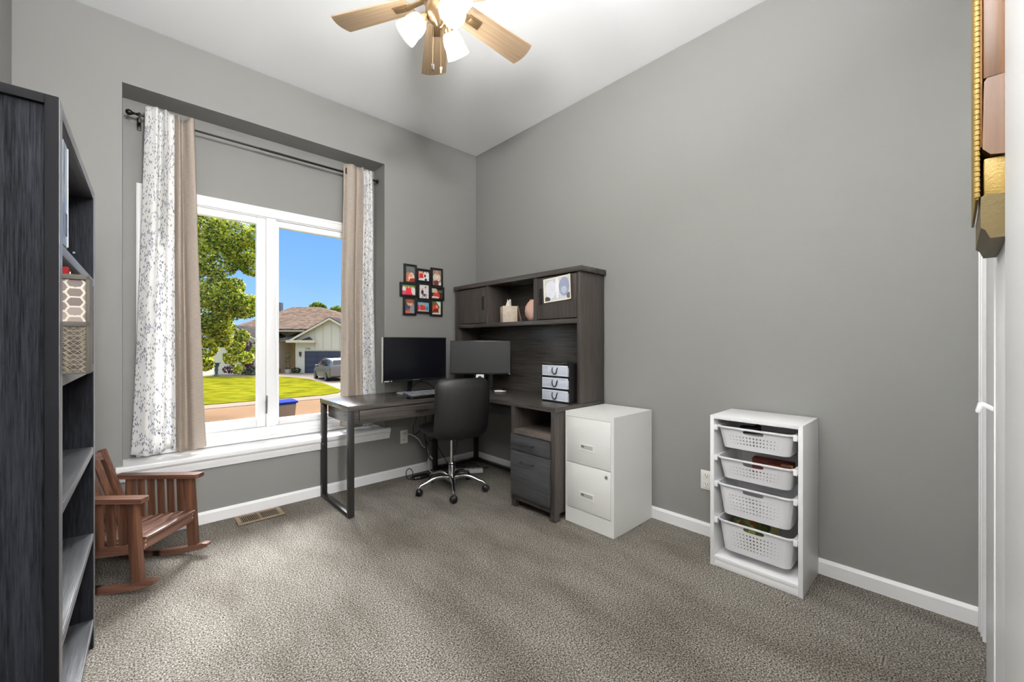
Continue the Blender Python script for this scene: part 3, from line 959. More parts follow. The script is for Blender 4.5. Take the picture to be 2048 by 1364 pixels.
# ------------------------------------------------------------------ keyboard
kb = thing('keyboard', 'black and grey keyboard on clear feet at the front of the desk', 'keyboard', (1.735, 2.792, DZ + .0005))
kt = Matrix.Rotation(.10, 4, 'X')
b = MB(); b.box(-.222, .222, -.066, .066, .018, .032, bev=.004, mat=kt); b.build('key_deck', plain('keyboard_black', rgb(24, 24, 26), .35), kb, smooth=35)
for (x, y) in ((-.20, -.05), (.20, -.05), (-.20, .055), (.20, .055)):
    b = MB(); b.cyl((x, y, 0), (x, y, .020 + y * .1), .006, n=10); b.build('clear_foot', glass_mat('clear_foot_plastic', (.85, .88, .9, 1), .2), kb)
kp = None
krows = [(15, .050), (15, .030), (14, .010), (13, -.010), (12, -.030), (8, -.050)]
kmat = plain('grey_keycap', rgb(112, 112, 116), .35, spec=.6)
for n_, y in krows:
    sp = .428 / n_
    for i in range(n_):
        x = -.214 + sp * (i + .5)
        b = MB()
        hw = sp / 2 - .0018
        b.bm.verts.ensure_lookup_table()
        lo = [(-hw, -.0085), (hw, -.0085), (hw, .0085), (-hw, .0085)]
        hi = [(px * .80, py * .72) for px, py in lo]
        vs_ = [b.bm.verts.new((x + px, y + py, .032)) for px, py in lo] + [b.bm.verts.new((x + px, y + py, .0415)) for px, py in hi]
        for f in ((4, 5, 6, 7), (0, 1, 5, 4), (1, 2, 6, 5), (2, 3, 7, 6), (3, 0, 4, 7)):
            b.bm.faces.new([vs_[q] for q in f])
        bmesh.ops.transform(b.bm, matrix=kt, verts=b.bm.verts)
        b.build('key', kmat, kb)

# ------------------------------------------------------------------ office chair
oc = thing('office_chair', 'black armless office chair on a five-star chrome base', 'office chair', (1.862, 2.705, 0), math.radians(75))
def pad(hw, hh, th, rc, cvx, cvy, n=28):
    """rounded pad in the local (a, b) plane with depth c; returns closed MB points function"""
    def wid(v):
        a = abs(v) * hh
        if a > hh - rc:
            q = (a - (hh - rc)) / rc
            return hw - rc * (1 - math.sqrt(max(0, 1 - q * q)))
        return hw
    def pt(u, v, side):
        x = wid(v) * u
        y = v * hh
        e = (1 - abs(u) ** 5) * (1 - abs(v) ** 5)
        d = side * th / 2 * max(0, e) ** .45
        bend = cvx * (u * u) + cvy * v
        return x, y, d + bend
    return pt
def padmesh(fn, n=28):
    b = MB()
    for side in (1, -1):
        b.grid(lambda i, j: fn(math.sin((i - .5) * PI) , math.sin((j - .5) * PI), side), n, n)
    bmesh.ops.remove_doubles(b.bm, verts=b.bm.verts, dist=.0008)
    return b
bk = pad(.214, .228, .055, .075, .040, 0)
def backpt(u, v, side):
    x, y, d = bk(u, v, side)
    z = .678 + y
    lean = -.05 * ((z - .46) / .44) - .02 * math.sin(PI * (z - .46) / .44)
    return Vector((-.232 + d + lean, -x, z))
br = padmesh(backpt).build('backrest', M['leather'], oc, smooth=60)
b = MB()
def bpan(u, v):
    U, V = (u - .5) * 2 * .70, (v - .46) * 2 * .80
    p = backpt(U, V, -1)
    e = (1 - (2 * abs(u - .5)) ** 8) * (1 - (2 * abs(v - .5)) ** 8)
    return p + Vector((-.0035 * max(0, e) ** .3 + .002, 0, 0))
b.grid(bpan, 20, 20)
b.build('back_insert', M['leather_mat'], br, smooth=60)
st = pad(.220, .220, .085, .09, 0, 0)
def seatpt(u, v, side):
    x, y, d = st(u, v, side)
    f = max(0, y - .10)
    return Vector((y + .020, -x, .485 + d - f * f * 1.2))
padmesh(seatpt).build('seat', M['leather'], oc, smooth=60)
b = MB(); b.bar((-.205, 0, .60), (-.175, 0, .462), .06, .012, bev=.003); b.bar((-.19, 0, .438), (.04, 0, .430), .06, .010, bev=.003)
b.build('back_bracket', M['black'], oc, smooth=35)
b = MB(); b.box(-.07, .07, -.06, .06, .415, .440, bev=.004); b.cyl((.02, -.05, .430), (.04, .17, .428), .005, n=8); b.build('tilt_plate', M['black'], oc, smooth=35)
b = MB(); b.cyl((0, 0, .21), (0, 0, .42), .0135, n=24); b.build('gas_lift', M['chrome'], oc, smooth=40)
b = MB(); b.lathe([(0, .075), (.026, .075), (.026, .215), (.022, .222), (0, .222)], 24); b.lathe([(.0265, .075), (.036, .078), (.036, .118), (.0265, .122)], 24)
b.build('column_sleeve', M['chrome'], oc, smooth=40)
b = MB(); b.lathe([(.0268, .208), (.029, .208), (.029, .216), (.0268, .216)], 24); b.build('sleeve_ring', M['black'], oc, smooth=40)
for k in range(5):
    a = math.radians(167 + 72 * k - 75)
    m4 = Matrix.Rotation(a, 4, 'Z')
    b = MB()
    pts, rs = [], []
    for i in range(13):
        s = i / 12
        r = .022 + .245 * s
        z = .105 + .020 * math.sin(PI * min(1, s * 1.25)) - .030 * s * s - (.012 if s > .97 else 0)
        pts.append(m4 @ Vector((r, 0, z)))
        rs.append(.020 - .010 * s)
    b.tube(pts, rs, 12)
    lg = b.build('base_leg', M['chrome'], oc, smooth=50)
    b = MB()
    b.cyl(m4 @ Vector((.266, 0, .050)), m4 @ Vector((.266, 0, .080)), .006, n=10)
    b.build('caster_stem', M['chrome'], lg, smooth=40)
    b = MB()
    sw = m4 @ Matrix.Translation((.266, 0, 0)) @ Matrix.Rotation(.8 + k * 1.1, 4, 'Z')
    for s in (-1, 1):
        b.lathe([(0, -.009), (.018, -.009), (.0245, -.005), (.0245, .005), (.018, .009), (0, .009)], 20, sw @ Matrix.Translation((-.006, s * .0125, .0255)) @ Matrix.Rotation(PI / 2, 4, 'X'))
    vs_ = b.lathe([(0, .030), (.022, .026), (.026, .036), (.020, .050), (.010, .056), (0, .056)], 16, sw)
    b.build('caster', M['black'], lg, smooth=45)

# ------------------------------------------------------------------ filing cabinet
fc = thing('filing_cabinet', 'white two-drawer metal filing cabinet beside the desk', 'filing cabinet', (2.32, 1.557, 0))
FX0, FX1, FY0, FY1, FH = 2.097 - 2.32, 2.543 - 2.32, -.185, .185, .720
b = MB()
b.box(FX0 + .012, FX1, FY0, FY1, .002, FH)
for q in ((FY0, FY1, .002, .099), (FY0, FY1, FH - .030, FH), (FY0, FY0 + .021, .099, FH - .030), (FY1 - .011, FY1, .099, FH - .030)):
    b.box(FX0, FX0 + .012, *q)
b.build('cabinet_body', M['cab_white'], fc, smooth=35)
for k, (z0, z1, hz) in enumerate(((.396, .687, .508), (.104, .391, .204))):
    b = MB(); b.box(FX0 - .002, FX0 + .012, FY0 + .023, FY1 - .013, z0, z1, bev=.0015)
    d = b.build('drawer', M['cab_white'], fc, smooth=35)
    b = MB(); b.box(FX0 + .0121, FX0 + .0125, FY0 + .0205, FY1 - .0105, z0 - .0035, z1 + .0035); b.build('drawer_gap', M['cab_line'], d)
    yc = .012
    b = MB()
    for q in ((yc - .054, yc + .054, hz + .010, hz + .019), (yc - .054, yc + .054, hz - .024, hz - .014), (yc - .054, yc - .046, hz - .014, hz + .010), (yc + .046, yc + .054, hz - .014, hz + .010)):
        b.box(FX0 - .0045, FX0 - .0015, q[0], q[1], q[2], q[3], bev=.001)
    h = b.build('pull_frame', M['cab_white'], d, smooth=35)
    b = MB(); b.box(FX0 - .0024, FX0 - .0018, yc - .046, yc + .046, hz - .014, hz + .010); b.build('pull_recess', plain('recess_grey', rgb(188, 187, 182), .5), h)
    b = MB(); b.box(FX0 - .0030, FX0 - .0020, yc + .020, yc + .045, hz - .004, hz + .009); b.build('thumb_latch', plain('latch_grey', rgb(120, 120, 118), .4), h)
    if k == 1:
        b = MB(); b.cyl((FX0 - .008, FY0 + .050, .357), (FX0 - .001, FY0 + .050, .357), .0095, n=20); b.build('lock', M['chrome'], d, smooth=35)

# ------------------------------------------------------------------ white basket unit
bu = thing('basket_unit', 'white open storage unit with four pull-out plastic baskets against the right wall', 'storage unit', (2.395, .6725, 0))
UX0, UX1, UY = 2.237 - 2.395, 2.545 - 2.395, .204
def U(name, *boxes, parent=None, mat=None):
    b = MB()
    for q in boxes:
        b.box(*q, bev=.0012)
    return b.build(name, mat or M['lam_white'], parent or bu, smooth=35)
U('side_panel', (UX0, UX1, -UY, -UY + .019, .001, .786))
U('side_panel', (UX0, UX1, UY - .019, UY, .001, .786))
U('top_panel', (UX0, UX1, -UY + .0195, UY - .0195, .768, .786))
U('bottom_panel', (UX0 + .002, UX1, -UY + .0195, UY - .0195, .036, .055), (UX0 + .004, UX0 + .022, -UY + .0195, UY - .0195, .001, .036))
U('back_panel', (UX1 - .008, UX1 - .003, -UY + .0195, UY - .0195, .055, .768))
BZ = ((.628, .738), (.472, .580), (.287, .443), (.099, .255))
for z0, z1 in BZ:
    for s in (-1, 1):
        U('runner', (UX0 + .002, UX1 - .02, s * (UY - .0195) - (.014 if s > 0 else 0), s * (UY - .0195) + (0 if s > 0 else .014), z1 - .020, z1 - .008),
          (UX0 - .003, UX0 + .010, s * (UY - .0215) - (.016 if s > 0 else 0), s * (UY - .0215) + (0 if s > 0 else .016), z1 - .026, z1 + .001))

def make_basket(label, h, rows, loc):
    t = thing('plastic_basket', label, 'basket', loc, 0, 'perforated baskets in the white unit')
    hw0, hw1, hd0, hd1, rc = .147, .166, .126, .146, .034
    shell = [0.0]
    def P3(k, s, v):
        """side k (0 front,1 right,2 back,3 left), s in -1..1 along its straight part"""
        hw = hw0 + (hw1 - hw0) * v - shell[0]
        hd = hd0 + (hd1 - hd0) * v - shell[0]
        rc = .034 - shell[0]
        z = h * v + (shell[0] if v == 0 else 0)
        if k == 0: return Vector((-hd, -s * (hw - rc), z))
        if k == 2: return Vector((hd, s * (hw - rc), z))
        if k == 1: return Vector((s * (hd - rc), -hw, z))
        return Vector((-s * (hd - rc), hw, z))
    b = MB()
    bm = b.bm
    def quad(k, s0, s1, v0, v1, n=1):
        for i in range(n):
            a, c = s0 + (s1 - s0) * i / n, s0 + (s1 - s0) * (i + 1) / n
            bm.faces.new([bm.verts.new(P3(k, p, q)) for p, q in ((a, v0), (c, v0), (c, v1), (a, v1))])
    def ring(k, s0, s1, v0, v1, hole, n):
        """cell with a hole; hole(angle) gives an (s, v) point"""
        cs, cv = (s0 + s1) / 2, (v0 + v1) / 2
        out, inn = [], []
        for i in range(n):
            a = 2 * PI * i / n
            dx, dy = math.cos(a), math.sin(a)
            m = max(abs(dx), abs(dy))
            out.append(bm.verts.new(P3(k, cs + dx / m * (s1 - s0) / 2, cv + dy / m * (v1 - v0) / 2)))
            q = hole(a)
            inn.append(bm.verts.new(P3(k, q[0], q[1])))
        for i in range(n):
            j = (i + 1) % n
            bm.faces.new((out[i], out[j], inn[j], inn[i]))
    vb0, vb1 = (.20, .66) if rows == 3 else (.17, .74)
    vh0, vh1 = (.70, .93) if rows == 3 else (.78, .95)
    for shell[0] in (0.0, .0017):
        for k in range(4):
            nc = 15 if k in (0, 2) else 11
            half = (hw1 - rc if k in (0, 2) else hd1 - rc)
            quad(k, -1, 1, 0, vb0)
            m0 = .92
            for sgn in (-1, 1):
                quad(k, min(sgn, sgn * m0), max(sgn, sgn * m0), vb0, vb1)
            cw = 2 * m0 / nc
            for i in range(nc):
                for j in range(rows):
                    s0 = -m0 + cw * i
                    v0 = vb0 + (vb1 - vb0) * j / rows
                    v1 = vb0 + (vb1 - vb0) * (j + 1) / rows
                    f = abs(i - (nc - 1) / 2) / ((nc - 1) / 2)
                    r = .0049 - .0033 * f
                    cs, cv = s0 + cw / 2, (v0 + v1) / 2
                    ring(k, s0, s0 + cw, v0, v1, lambda a, cs=cs, cv=cv, r=r: (cs + r / half * math.cos(a), cv + r / h * math.sin(a)), 16)
            quad(k, -1, 1, vb1, vh0)
            if k in (0, 2):
                ss = .40
                quad(k, -1, -ss, vh0, vh1); quad(k, ss, 1, vh0, vh1)
                def slot(a):
                    dx, dy = math.cos(a), math.sin(a)
                    q = (abs(dx) ** 4 + abs(dy) ** 4) ** -.25
                    return (dx * q * ss * .88, (vh0 + vh1) / 2 + dy * q * (vh1 - vh0) * .40)
                ring(k, -ss, ss, vh0, vh1, slot, 32)
            else:
                quad(k, -1, 1, vh0, vh1)
            quad(k, -1, 1, vh1, 1)
            # rounded corner from this side to the next
            for i in range(6):
                for v0, v1 in ((0, .5), (.5, 1)):
                    vs_ = []
                    for q, v in ((i, v0), (i + 1, v0), (i + 1, v1), (i, v1)):
                        a = PI / 2 * q / 6
                        p0_, p1_ = P3(k, 1, v), P3((k + 1) % 4, -1, v)
                        if k in (0, 2):
                            cc = Vector((p1_.x, p0_.y, p0_.z))
                        else:
                            cc = Vector((p0_.x, p1_.y, p0_.z))
                        vs_.append(bm.verts.new(cc + (p0_ - cc) * math.cos(a) + (p1_ - cc) * math.sin(a)))
                    bm.faces.new(vs_)
        # floor
        loop = []
        for k in range(4):
            for q in range(7):
                a = PI / 2 * q / 6
                p0_, p1_ = P3(k, 1, 0), P3((k + 1) % 4, -1, 0)
                cc = Vector((p1_.x, p0_.y, 0)) if k in (0, 2) else Vector((p0_.x, p1_.y, 0))
                loop.append(cc + (p0_ - cc) * math.cos(a) + (p1_ - cc) * math.sin(a))
        b.poly(loop)
    shell[0] = 0.0
    o = b.build('basket_body', M['basket'], t)
    # rolled rim
    top = []
    for k in range(4):
        for q in range(7):
            a = PI / 2 * q / 6
            p0_, p1_ = P3(k, 1, 1), P3((k + 1) % 4, -1, 1)
            cc = Vector((p1_.x, p0_.y, h)) if k in (0, 2) else Vector((p0_.x, p1_.y, h))
            top.append(cc + (p0_ - cc) * math.cos(a) + (p1_ - cc) * math.sin(a))
    b = MB()
    sec = [(0, 0), (.006, .002), (.0075, -.002), (.0065, -.008), (.005, -.008), (.005, -.002), (0, -.003)]
    n = len(top)
    rings_ = []
    for i, p in enumerate(top):
        nr = (top[(i + 1) % n] - top[i - 1]); nr = Vector((nr.y, -nr.x, 0)).normalized()
        if nr.dot(p) < 0: nr = -nr
        rings_.append([b.bm.verts.new(p + nr * q[0] + Vector((0, 0, q[1]))) for q in sec])
    for i in range(n):
        for j in range(len(sec)):
            b.bm.faces.new((rings_[i][j], rings_[(i + 1) % n][j], rings_[(i + 1) % n][(j + 1) % len(sec)], rings_[i][(j + 1) % len(sec)]))
    b.build('rim', M['basket'], t, smooth=50)
    return t
bx = 2.228 + .149
basks = []
for (lab, rows), (z0, z1), dx in zip((('white perforated basket at the top of the storage unit', 3), ('shallow white basket second from top holding red and orange boxes', 3),
      ('deep white basket third from top of the storage unit', 5), ('deep white basket lowest in the unit holding colourful books', 5)), BZ, (0, 0, -.002, .006)):
    basks.append(make_basket(lab, z1 - z0, rows, (bx + dx, .6725, z0)))

def simple(name, label, cat, mat, loc, size, rz=0, tilt=0, bev=.002, group=None):
    t = MB(); t.box(-size[0] / 2, size[0] / 2, -size[1] / 2, size[1] / 2, 0, size[2], bev=bev, mat=Matrix.Rotation(tilt, 4, 'Y'))
    o = t.build(name, mat, smooth=35)
    o.location = loc; o.rotation_euler = (0, 0, rz)
    return tag(o, label, cat, group)
b = MB()
pts = [(.045 * math.cos(q * .42) * (1 + .02 * q % .1), .045 * math.sin(q * .42), .004 + .0019 * (q % 15) * .55 + .006 * (q // 15)) for q in range(60)]
b.tube(pts, .0035, 8)
o = b.build('coiled_cable', M['cord'], smooth=60); o.location = (2.335, .715, .705)
b2 = MB(); b2.box(-.06, .06, -.09, .09, 0, .072, bev=.004)
tagc = tag(o, 'black coiled cable in the top basket of the white unit', 'cable')
q = b2.build('storage_tray', plain('grey_tray', rgb(150, 150, 152), .5), smooth=35); q.location = (2.345, .70, .6305); tag(q, 'grey tray under the coiled cable in the top basket', 'tray')
simple('cardboard_box', 'dark red flat box at the back of the second basket', 'box', plain('dark_red_card', rgb(122, 58, 46), .6), (2.440, .640, .4740), (.06, .18, .085))
simple('cardboard_box', 'orange-red box at the near right of the second basket', 'box', plain('orange_card', rgb(190, 92, 62), .6), (2.335, .590, .4735), (.075, .10, .080), .12)
simple('playing_card_pack', 'cream card pack beside the orange box in the second basket', 'pack', plain('cream_card', rgb(206, 186, 140), .6), (2.386, .566, .4735), (.018, .05, .084), .25)
def bookprint(seed, pal):
    rnd = random.Random(seed)
    items = [(rnd.random(), rnd.random(), .08 + .14 * rnd.random(), .08 + .16 * rnd.random(), rnd.choice(pal)) for _ in range(16)]
    return blobs(pal[0], items)
pals = (((112, 124, 70), (196, 126, 44), (84, 98, 92), (160, 168, 96), (150, 82, 40)), ((128, 138, 78), (96, 112, 62), (176, 172, 104), (74, 92, 78)), ((120, 132, 120), (190, 150, 70), (90, 110, 96), (150, 96, 60)))
for i, (lab, lx, ly, rz, tl) in enumerate((('picture book with orange figures at the left of the lowest basket', 2.325, .745, .1, .25), ('green picture book leaning in the middle of the lowest basket', 2.350, .655, -.15, .32), ('grey-green picture book at the back of the lowest basket', 2.435, .70, .05, .05))):
    t = thing('picture_book', lab, 'book', (lx, ly, .1015), rz)
    m4 = Matrix.Rotation(tl, 4, 'Y')
    b = MB(); b.box(-.006, .006, -.050, .050, .001, .146, bev=.001, mat=m4)
    b.build('pages', plain('book_pages', rgb(226, 220, 204), .7), t)
    for s in (-1, 1):
        o = printed('cover', .102, .148, 20, 24, bookprint(i * 3 + s, pals[i]), t, matrix=m4 @ Matrix.Translation((s * .0072, 0, .075)) @ Matrix.Rotation(s * PI / 2, 4, 'Z'))

# ------------------------------------------------------------------ bookcase at the left edge
KA = -math.radians(1.48)
bc = thing('bookcase', 'tall charcoal wood-grain bookcase at the left edge of the photo', 'bookcase', (-.1245, 1.440, 0), KA)
KL, KD, KH, KP = .835, .298, 1.745, .045
def K(name, mat, *boxes, parent=None, bev=.001):
    b = MB()
    for q in boxes:
        b.box(*q, bev=bev)
    return b.build(name, mat, parent or bc, smooth=35)
for y0, s in ((0, 1), (KL - KP, -1)):
    yo = y0 if s > 0 else y0 + KP - .012
    yi0, yi1 = (y0 + .012, y0 + KP) if s > 0 else (y0, y0 + KP - .012)
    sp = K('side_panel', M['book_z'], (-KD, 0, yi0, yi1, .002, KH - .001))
    K('side_stile', M['book_side'], (-.0225, .0003, yo, yo + .012, .002, KH), parent=sp)
    K('side_stile', M['book_side'], (-KD, -KD + .022, yo, yo + .012, .002, KH), parent=sp)
    K('side_rail', M['book_side'], (-KD + .022, -.0226, yo, yo + .012, KH - .022, KH), parent=sp)
    K('side_rail', M['book_side'], (-KD + .022, -.0226, yo, yo + .012, .002, .06), parent=sp)
    K('front_edge_band', M['book_edge'], (.0004, .0016, y0 + .001, y0 + KP - .001, .003, KH - .002), parent=sp)
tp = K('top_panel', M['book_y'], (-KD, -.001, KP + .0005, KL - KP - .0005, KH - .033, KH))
K('front_edge_band', M['book_edge'], (-.0009, .0008, KP + .001, KL - KP - .001, KH - .032, KH - .001), parent=tp)
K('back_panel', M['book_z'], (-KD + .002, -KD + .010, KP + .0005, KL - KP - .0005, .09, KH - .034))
SH = (1.407, 1.085, .770, .442, .115)
for z in SH:
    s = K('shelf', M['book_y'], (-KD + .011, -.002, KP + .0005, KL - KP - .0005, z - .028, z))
    K('front_edge_band', M['book_edge'], (-.0019, .0006, KP + .001, KL - KP - .001, z - .027, z - .001), parent=s)
for z in (1.50, 1.20, .66):
    b = MB(); b.cyl((-.05, KL - KP - .003, z), (-.05, KL - KP - .0004, z), .004, n=12); b.build('shelf_pin', M['chrome'], bc)

def on_case(x, y, z):
    v = Matrix.Rotation(KA, 4, 'Z') @ Vector((x, y, 0))
    return (v.x - .1245, v.y + 1.440, z)
bd = thing('binder', 'tall blue-grey binder standing on the top shelf of the bookcase', 'binder', on_case(-.115, .092, 1.4075), KA)
b = MB(); b.box(-.115, .117, -.034, .034, 0, .262, bev=.003); b.build('binder_cover', plain('blue_grey_board', rgb(84, 96, 112), .25, spec=.6, vary=.2, vscale=12), bd, smooth=35)
b = MB(); b.box(.1172, .1178, -.024, .024, .03, .085); b.build('spine_label', plain('dark_label', rgb(58, 58, 64), .4), bd)
b = MB(); b.box(.1172, .1182, .029, .033, .004, .258); b.build('spine_edge', plain('pale_edge', rgb(206, 212, 220), .3), bd)

# tortoise-print pouch with mesh pocket, and the red folder in it
px, py, pz = -.075, .050, 1.0865
pc = thing('fabric_pouch', 'tortoiseshell-print fabric pouch with mesh pocket sticking out of the bookcase', 'pouch', on_case(px, py, pz), KA)
PW0, PW1, PD, PH = -.10, .122, .09, .246
cloth = plain('pouch_cloth', rgb(92, 86, 76), .8, bump=.3, bscale=400)
b = MB()
b.box(PW0, PW1, .004, .008, 0, PH, bev=.001); b.box(PW0, PW1, PD - .004, PD, 0, PH, bev=.001)
b.box(PW0, PW0 + .004, .0085, PD - .0045, 0, PH); b.box(PW1 - .004, PW1, .0085, PD - .0045, 0, PH); b.box(PW0 + .004, PW1 - .004, .0085, PD - .0045, 0, .004)
b.build('pouch_body', cloth, pc, smooth=35)
def tort(u, v, dark=0):
    s = 6.6
    x, y = (u - .02) * s * (PW1 - PW0) / .19, v * s * PH / .19
    best, sec = 9, 9
    bi = None
    for i in range(int(x) - 2, int(x) + 3):
        for j in range(int(y) - 2, int(y) + 3):
            cx, cy = i * .94 + .1, j * .84 + (.42 if i % 2 else 0)
            d = math.hypot((x - cx) * .9, y - cy)
            if d < best: best, sec, bi = d, best, (i, j)
            elif d < sec: sec = d
    e = sec - best
    if e < .13:
        return (172, 164, 150) if not dark else (112, 104, 88)
    r = random.Random(hash(bi) & 0xffff)
    k = r.random()
    c = (118 - 40 * k, 106 - 38 * k, 98 - 34 * k)
    f = .8 + .4 * abs(math.sin(best * 40 + v * 90))
    if dark: f *= .62
    return tuple(min(255, q * f) for q in c)
printed('print_panel', PW1 - PW0, PH * .98, 200, 200, tort, pc, matrix=Matrix.Translation(((PW0 + PW1) / 2, .0032, PH / 2)))
b = MB()   # mesh pocket: a real crossed net in front of the panel
hh = PH * .50
for i in range(26):
    for s in (-1, 1):
        x0 = PW0 + .004 + (PW1 - PW0 + hh) / 26 * i - (hh if s > 0 else 0)
        a, c = Vector((x0 if s > 0 else x0, -.001, .003)), Vector((x0 + s * hh, -.001, hh))
        if s < 0:
            a = Vector((x0, -.0012, .003)); c = Vector((x0 - hh, -.0012, hh))
        lo_, hi_ = PW0 + .003, PW1 - .003
        d = c - a
        t0_, t1_ = 0.0, 1.0
        if abs(d.x) > 1e-6:
            ta, tb_ = (lo_ - a.x) / d.x, (hi_ - a.x) / d.x
            t0_, t1_ = max(t0_, min(ta, tb_)), min(t1_, max(ta, tb_))
        if t1_ - t0_ > .03:
            b.bar(a + d * t0_, a + d * t1_, .0009, .0016, up=(0, 1, 0))
b.build('mesh_pocket', plain('tan_net', rgb(120, 110, 88), .7), pc)
printed('pocket_panel', PW1 - PW0 - .002, hh, 200, 100, lambda u, v: tort(u, v + .3, 1), pc, matrix=Matrix.Translation(((PW0 + PW1) / 2, .0022, hh / 2)))
b = MB()
for z0, z1 in ((PH - .010, PH + .002), (hh - .004, hh + .008), (0, .005)):
    b.box(PW0 - .001, PW1 + .001, -.003, .0020, z0, z1, bev=.0008)
b.box(PW1 - .006, PW1 + .001, -.003, .0020, 0, PH, bev=.0008)
b.build('binding', plain('olive_binding', rgb(66, 62, 54), .8), pc, smooth=35)
rf = thing('red_folder', 'red folder poking out of the tortoiseshell-print pouch', 'folder', on_case(px, py + .022, pz + .0055), KA)
b = MB(); b.box(-.09, .085, -.008, .008, 0, .262, bev=.002); b.build('folder_cover', plain('red_board', rgb(104, 14, 16), .7, spec=.1), rf, smooth=35)
b = MB(); b.box(-.088, .0862, .0085, .015, 0, .252); b.build('folder_pages', plain('folder_paper', rgb(226, 222, 214), .7), rf)

# ------------------------------------------------------------------ child's rocking chair
rk = thing('rocking_chair', "small reddish-brown slatted wooden child's rocking chair under the window", 'rocking chair', (.1375, 2.723, 0), math.atan2(-.653, .757))
HWK = .176
def bars(name, mat, items, bev=.003, parent=None):
    b = MB()
    for p0, p1, w, h, up in items:
        b.bar(p0, p1, w, h, up, bev)
    return b.build(name, mat, parent or rk, smooth=35)
ZU = (0, 0, 1)
for s in (-1, 1):
    y = s * HWK
    # rocker
    b = MB()
    lo, hi = [], []
    for i in range(21):
        x = .085 - .60 * i / 20
        z = .0015 + .52 * ((x + .20) ** 2) + (0 if i else .004)
        tk = .030 if 0 < i < 20 else .016
        lo.append((x, y - .016, z)); hi.append((x, y - .016, z + tk))
    for i in range(20):
        b.prism([lo[i], lo[i + 1], hi[i + 1], hi[i]], (0, .032, 0))
    bmesh.ops.remove_doubles(b.bm, verts=b.bm.verts, dist=.0005)
    b.build('rocker', M['rocker'], rk, smooth=25)
    bars('front_leg', M['rocker_z'], [((.005, y, .050), (-.020, y, .425), .030, .046, (1, 0, 0))])
    bars('rear_leg', M['rocker_z'], [((-.335, y, .036), (-.330, y, .425), .028, .040, (1, 0, 0))])
    b = MB()
    b.prism([(.030, y - .028, .424), (.040, y - .012, .424), (.040, y + .028, .424), (-.40, y + .024, .424), (-.40, y - .024, .424)] if s > 0 else
            [(.030, y + .028, .424), (.040, y + .012, .424), (.040, y - .028, .424), (-.40, y - .024, .424), (-.40, y + .024, .424)], (0, 0, .022))
    b.build('armrest', M['rocker'], rk, smooth=25)
    bars('side_rail', M['rocker'], [((-.03, y, .205), (-.325, y, .175), .022, .044, ZU)])
    for k in range(5):
        x = -.070 - .052 * k
        bars('arm_slat', M['rocker_z'], [((x + .008, y, .225 - .10 * (-x - .03) * 0.9), (x, y, .4235), .011, .034, (1, 0, 0))], bev=.0015)
bars('front_rail', M['rocker_y'], [((.004, -HWK + .018, .215), (.004, HWK - .018, .215), .022, .050, ZU)])
for k in range(6):
    x = .004 - .052 * k
    z = .247 - .034 * k * .19
    bars('seat_slat', M['rocker_y'], [((x, -HWK + .019, z), (x, HWK - .019, z), .044, .013, (.10, 0, 1))])
# reclining back
bx0, bz0, bx1, bz1 = -.300, .185, -.455, .590
for s in (-1, 1):
    bars('back_post', M['rocker_z'], [((bx0, s * (HWK - .034), bz0), (bx1, s * (HWK - .034), bz1), .030, .026, (1, 0, .38))])
bars('top_rail', M['rocker_y'], [((bx1 + .012, -HWK + .051, bz1 - .03), (bx1 + .012, HWK - .051, bz1 - .03), .022, .048, (-.36, 0, .93))])
for k in range(4):
    y = (k - 1.5) * .054
    f = .90
    bars('back_slat', M['rocker_z'], [((bx0 + .005, y, bz0 + .02), (bx0 + (bx1 - bx0) * f + .010, y, bz0 + (bz1 - bz0) * f), .036, .011, (1, 0, .38))], bev=.002)
for s in (-1, 1):
    b = MB()
    for z in (.212, .232):
        b.cyl((.018, s * (HWK - .026), z), (.0165, s * (HWK - .026), z), .0045, n=10)
    b.build('screw_cap', plain('pale_plug', rgb(196, 160, 120), .5), rk)

# ------------------------------------------------------------------ ceiling fan
FC = Vector((1.008, 1.562, 0))
fan = thing('ceiling_fan', 'six-blade oak ceiling fan with three frosted glass lamps', 'ceiling fan', (FC.x, FC.y, ZC))
def fz(z): return z - ZC
b = MB(); b.lathe([(0, fz(3.0495)), (.072, fz(3.0495)), (.072, fz(3.035)), (.060, fz(3.0)), (.022, fz(2.985)), (0, fz(2.985))], 32); b.build('canopy', M['brass'], fan, smooth=40)
b = MB(); b.cyl((0, 0, fz(2.99)), (0, 0, fz(2.86)), .014, n=20); b.build('down_rod', M['brass'], fan, smooth=40)
b = MB(); b.lathe([(0, fz(2.875)), (.05, fz(2.872)), (.095, fz(2.85)), (.112, fz(2.81)), (.112, fz(2.765)), (.098, fz(2.735)), (.075, fz(2.715)), (.07, fz(2.68)), (.058, fz(2.668)), (0, fz(2.668))], 40)
b.build('motor_housing', M['brass'], fan, smooth=40)
b = MB(); b.lathe([(0, fz(2.669)), (.052, fz(2.667)), (.060, fz(2.655)), (.060, fz(2.625)), (.048, fz(2.605)), (.020, fz(2.590)), (.012, fz(2.575)), (0, fz(2.570))], 36)
kit = b.build('light_fitter', M['brass'], fan, smooth=40)
BZF = 2.700
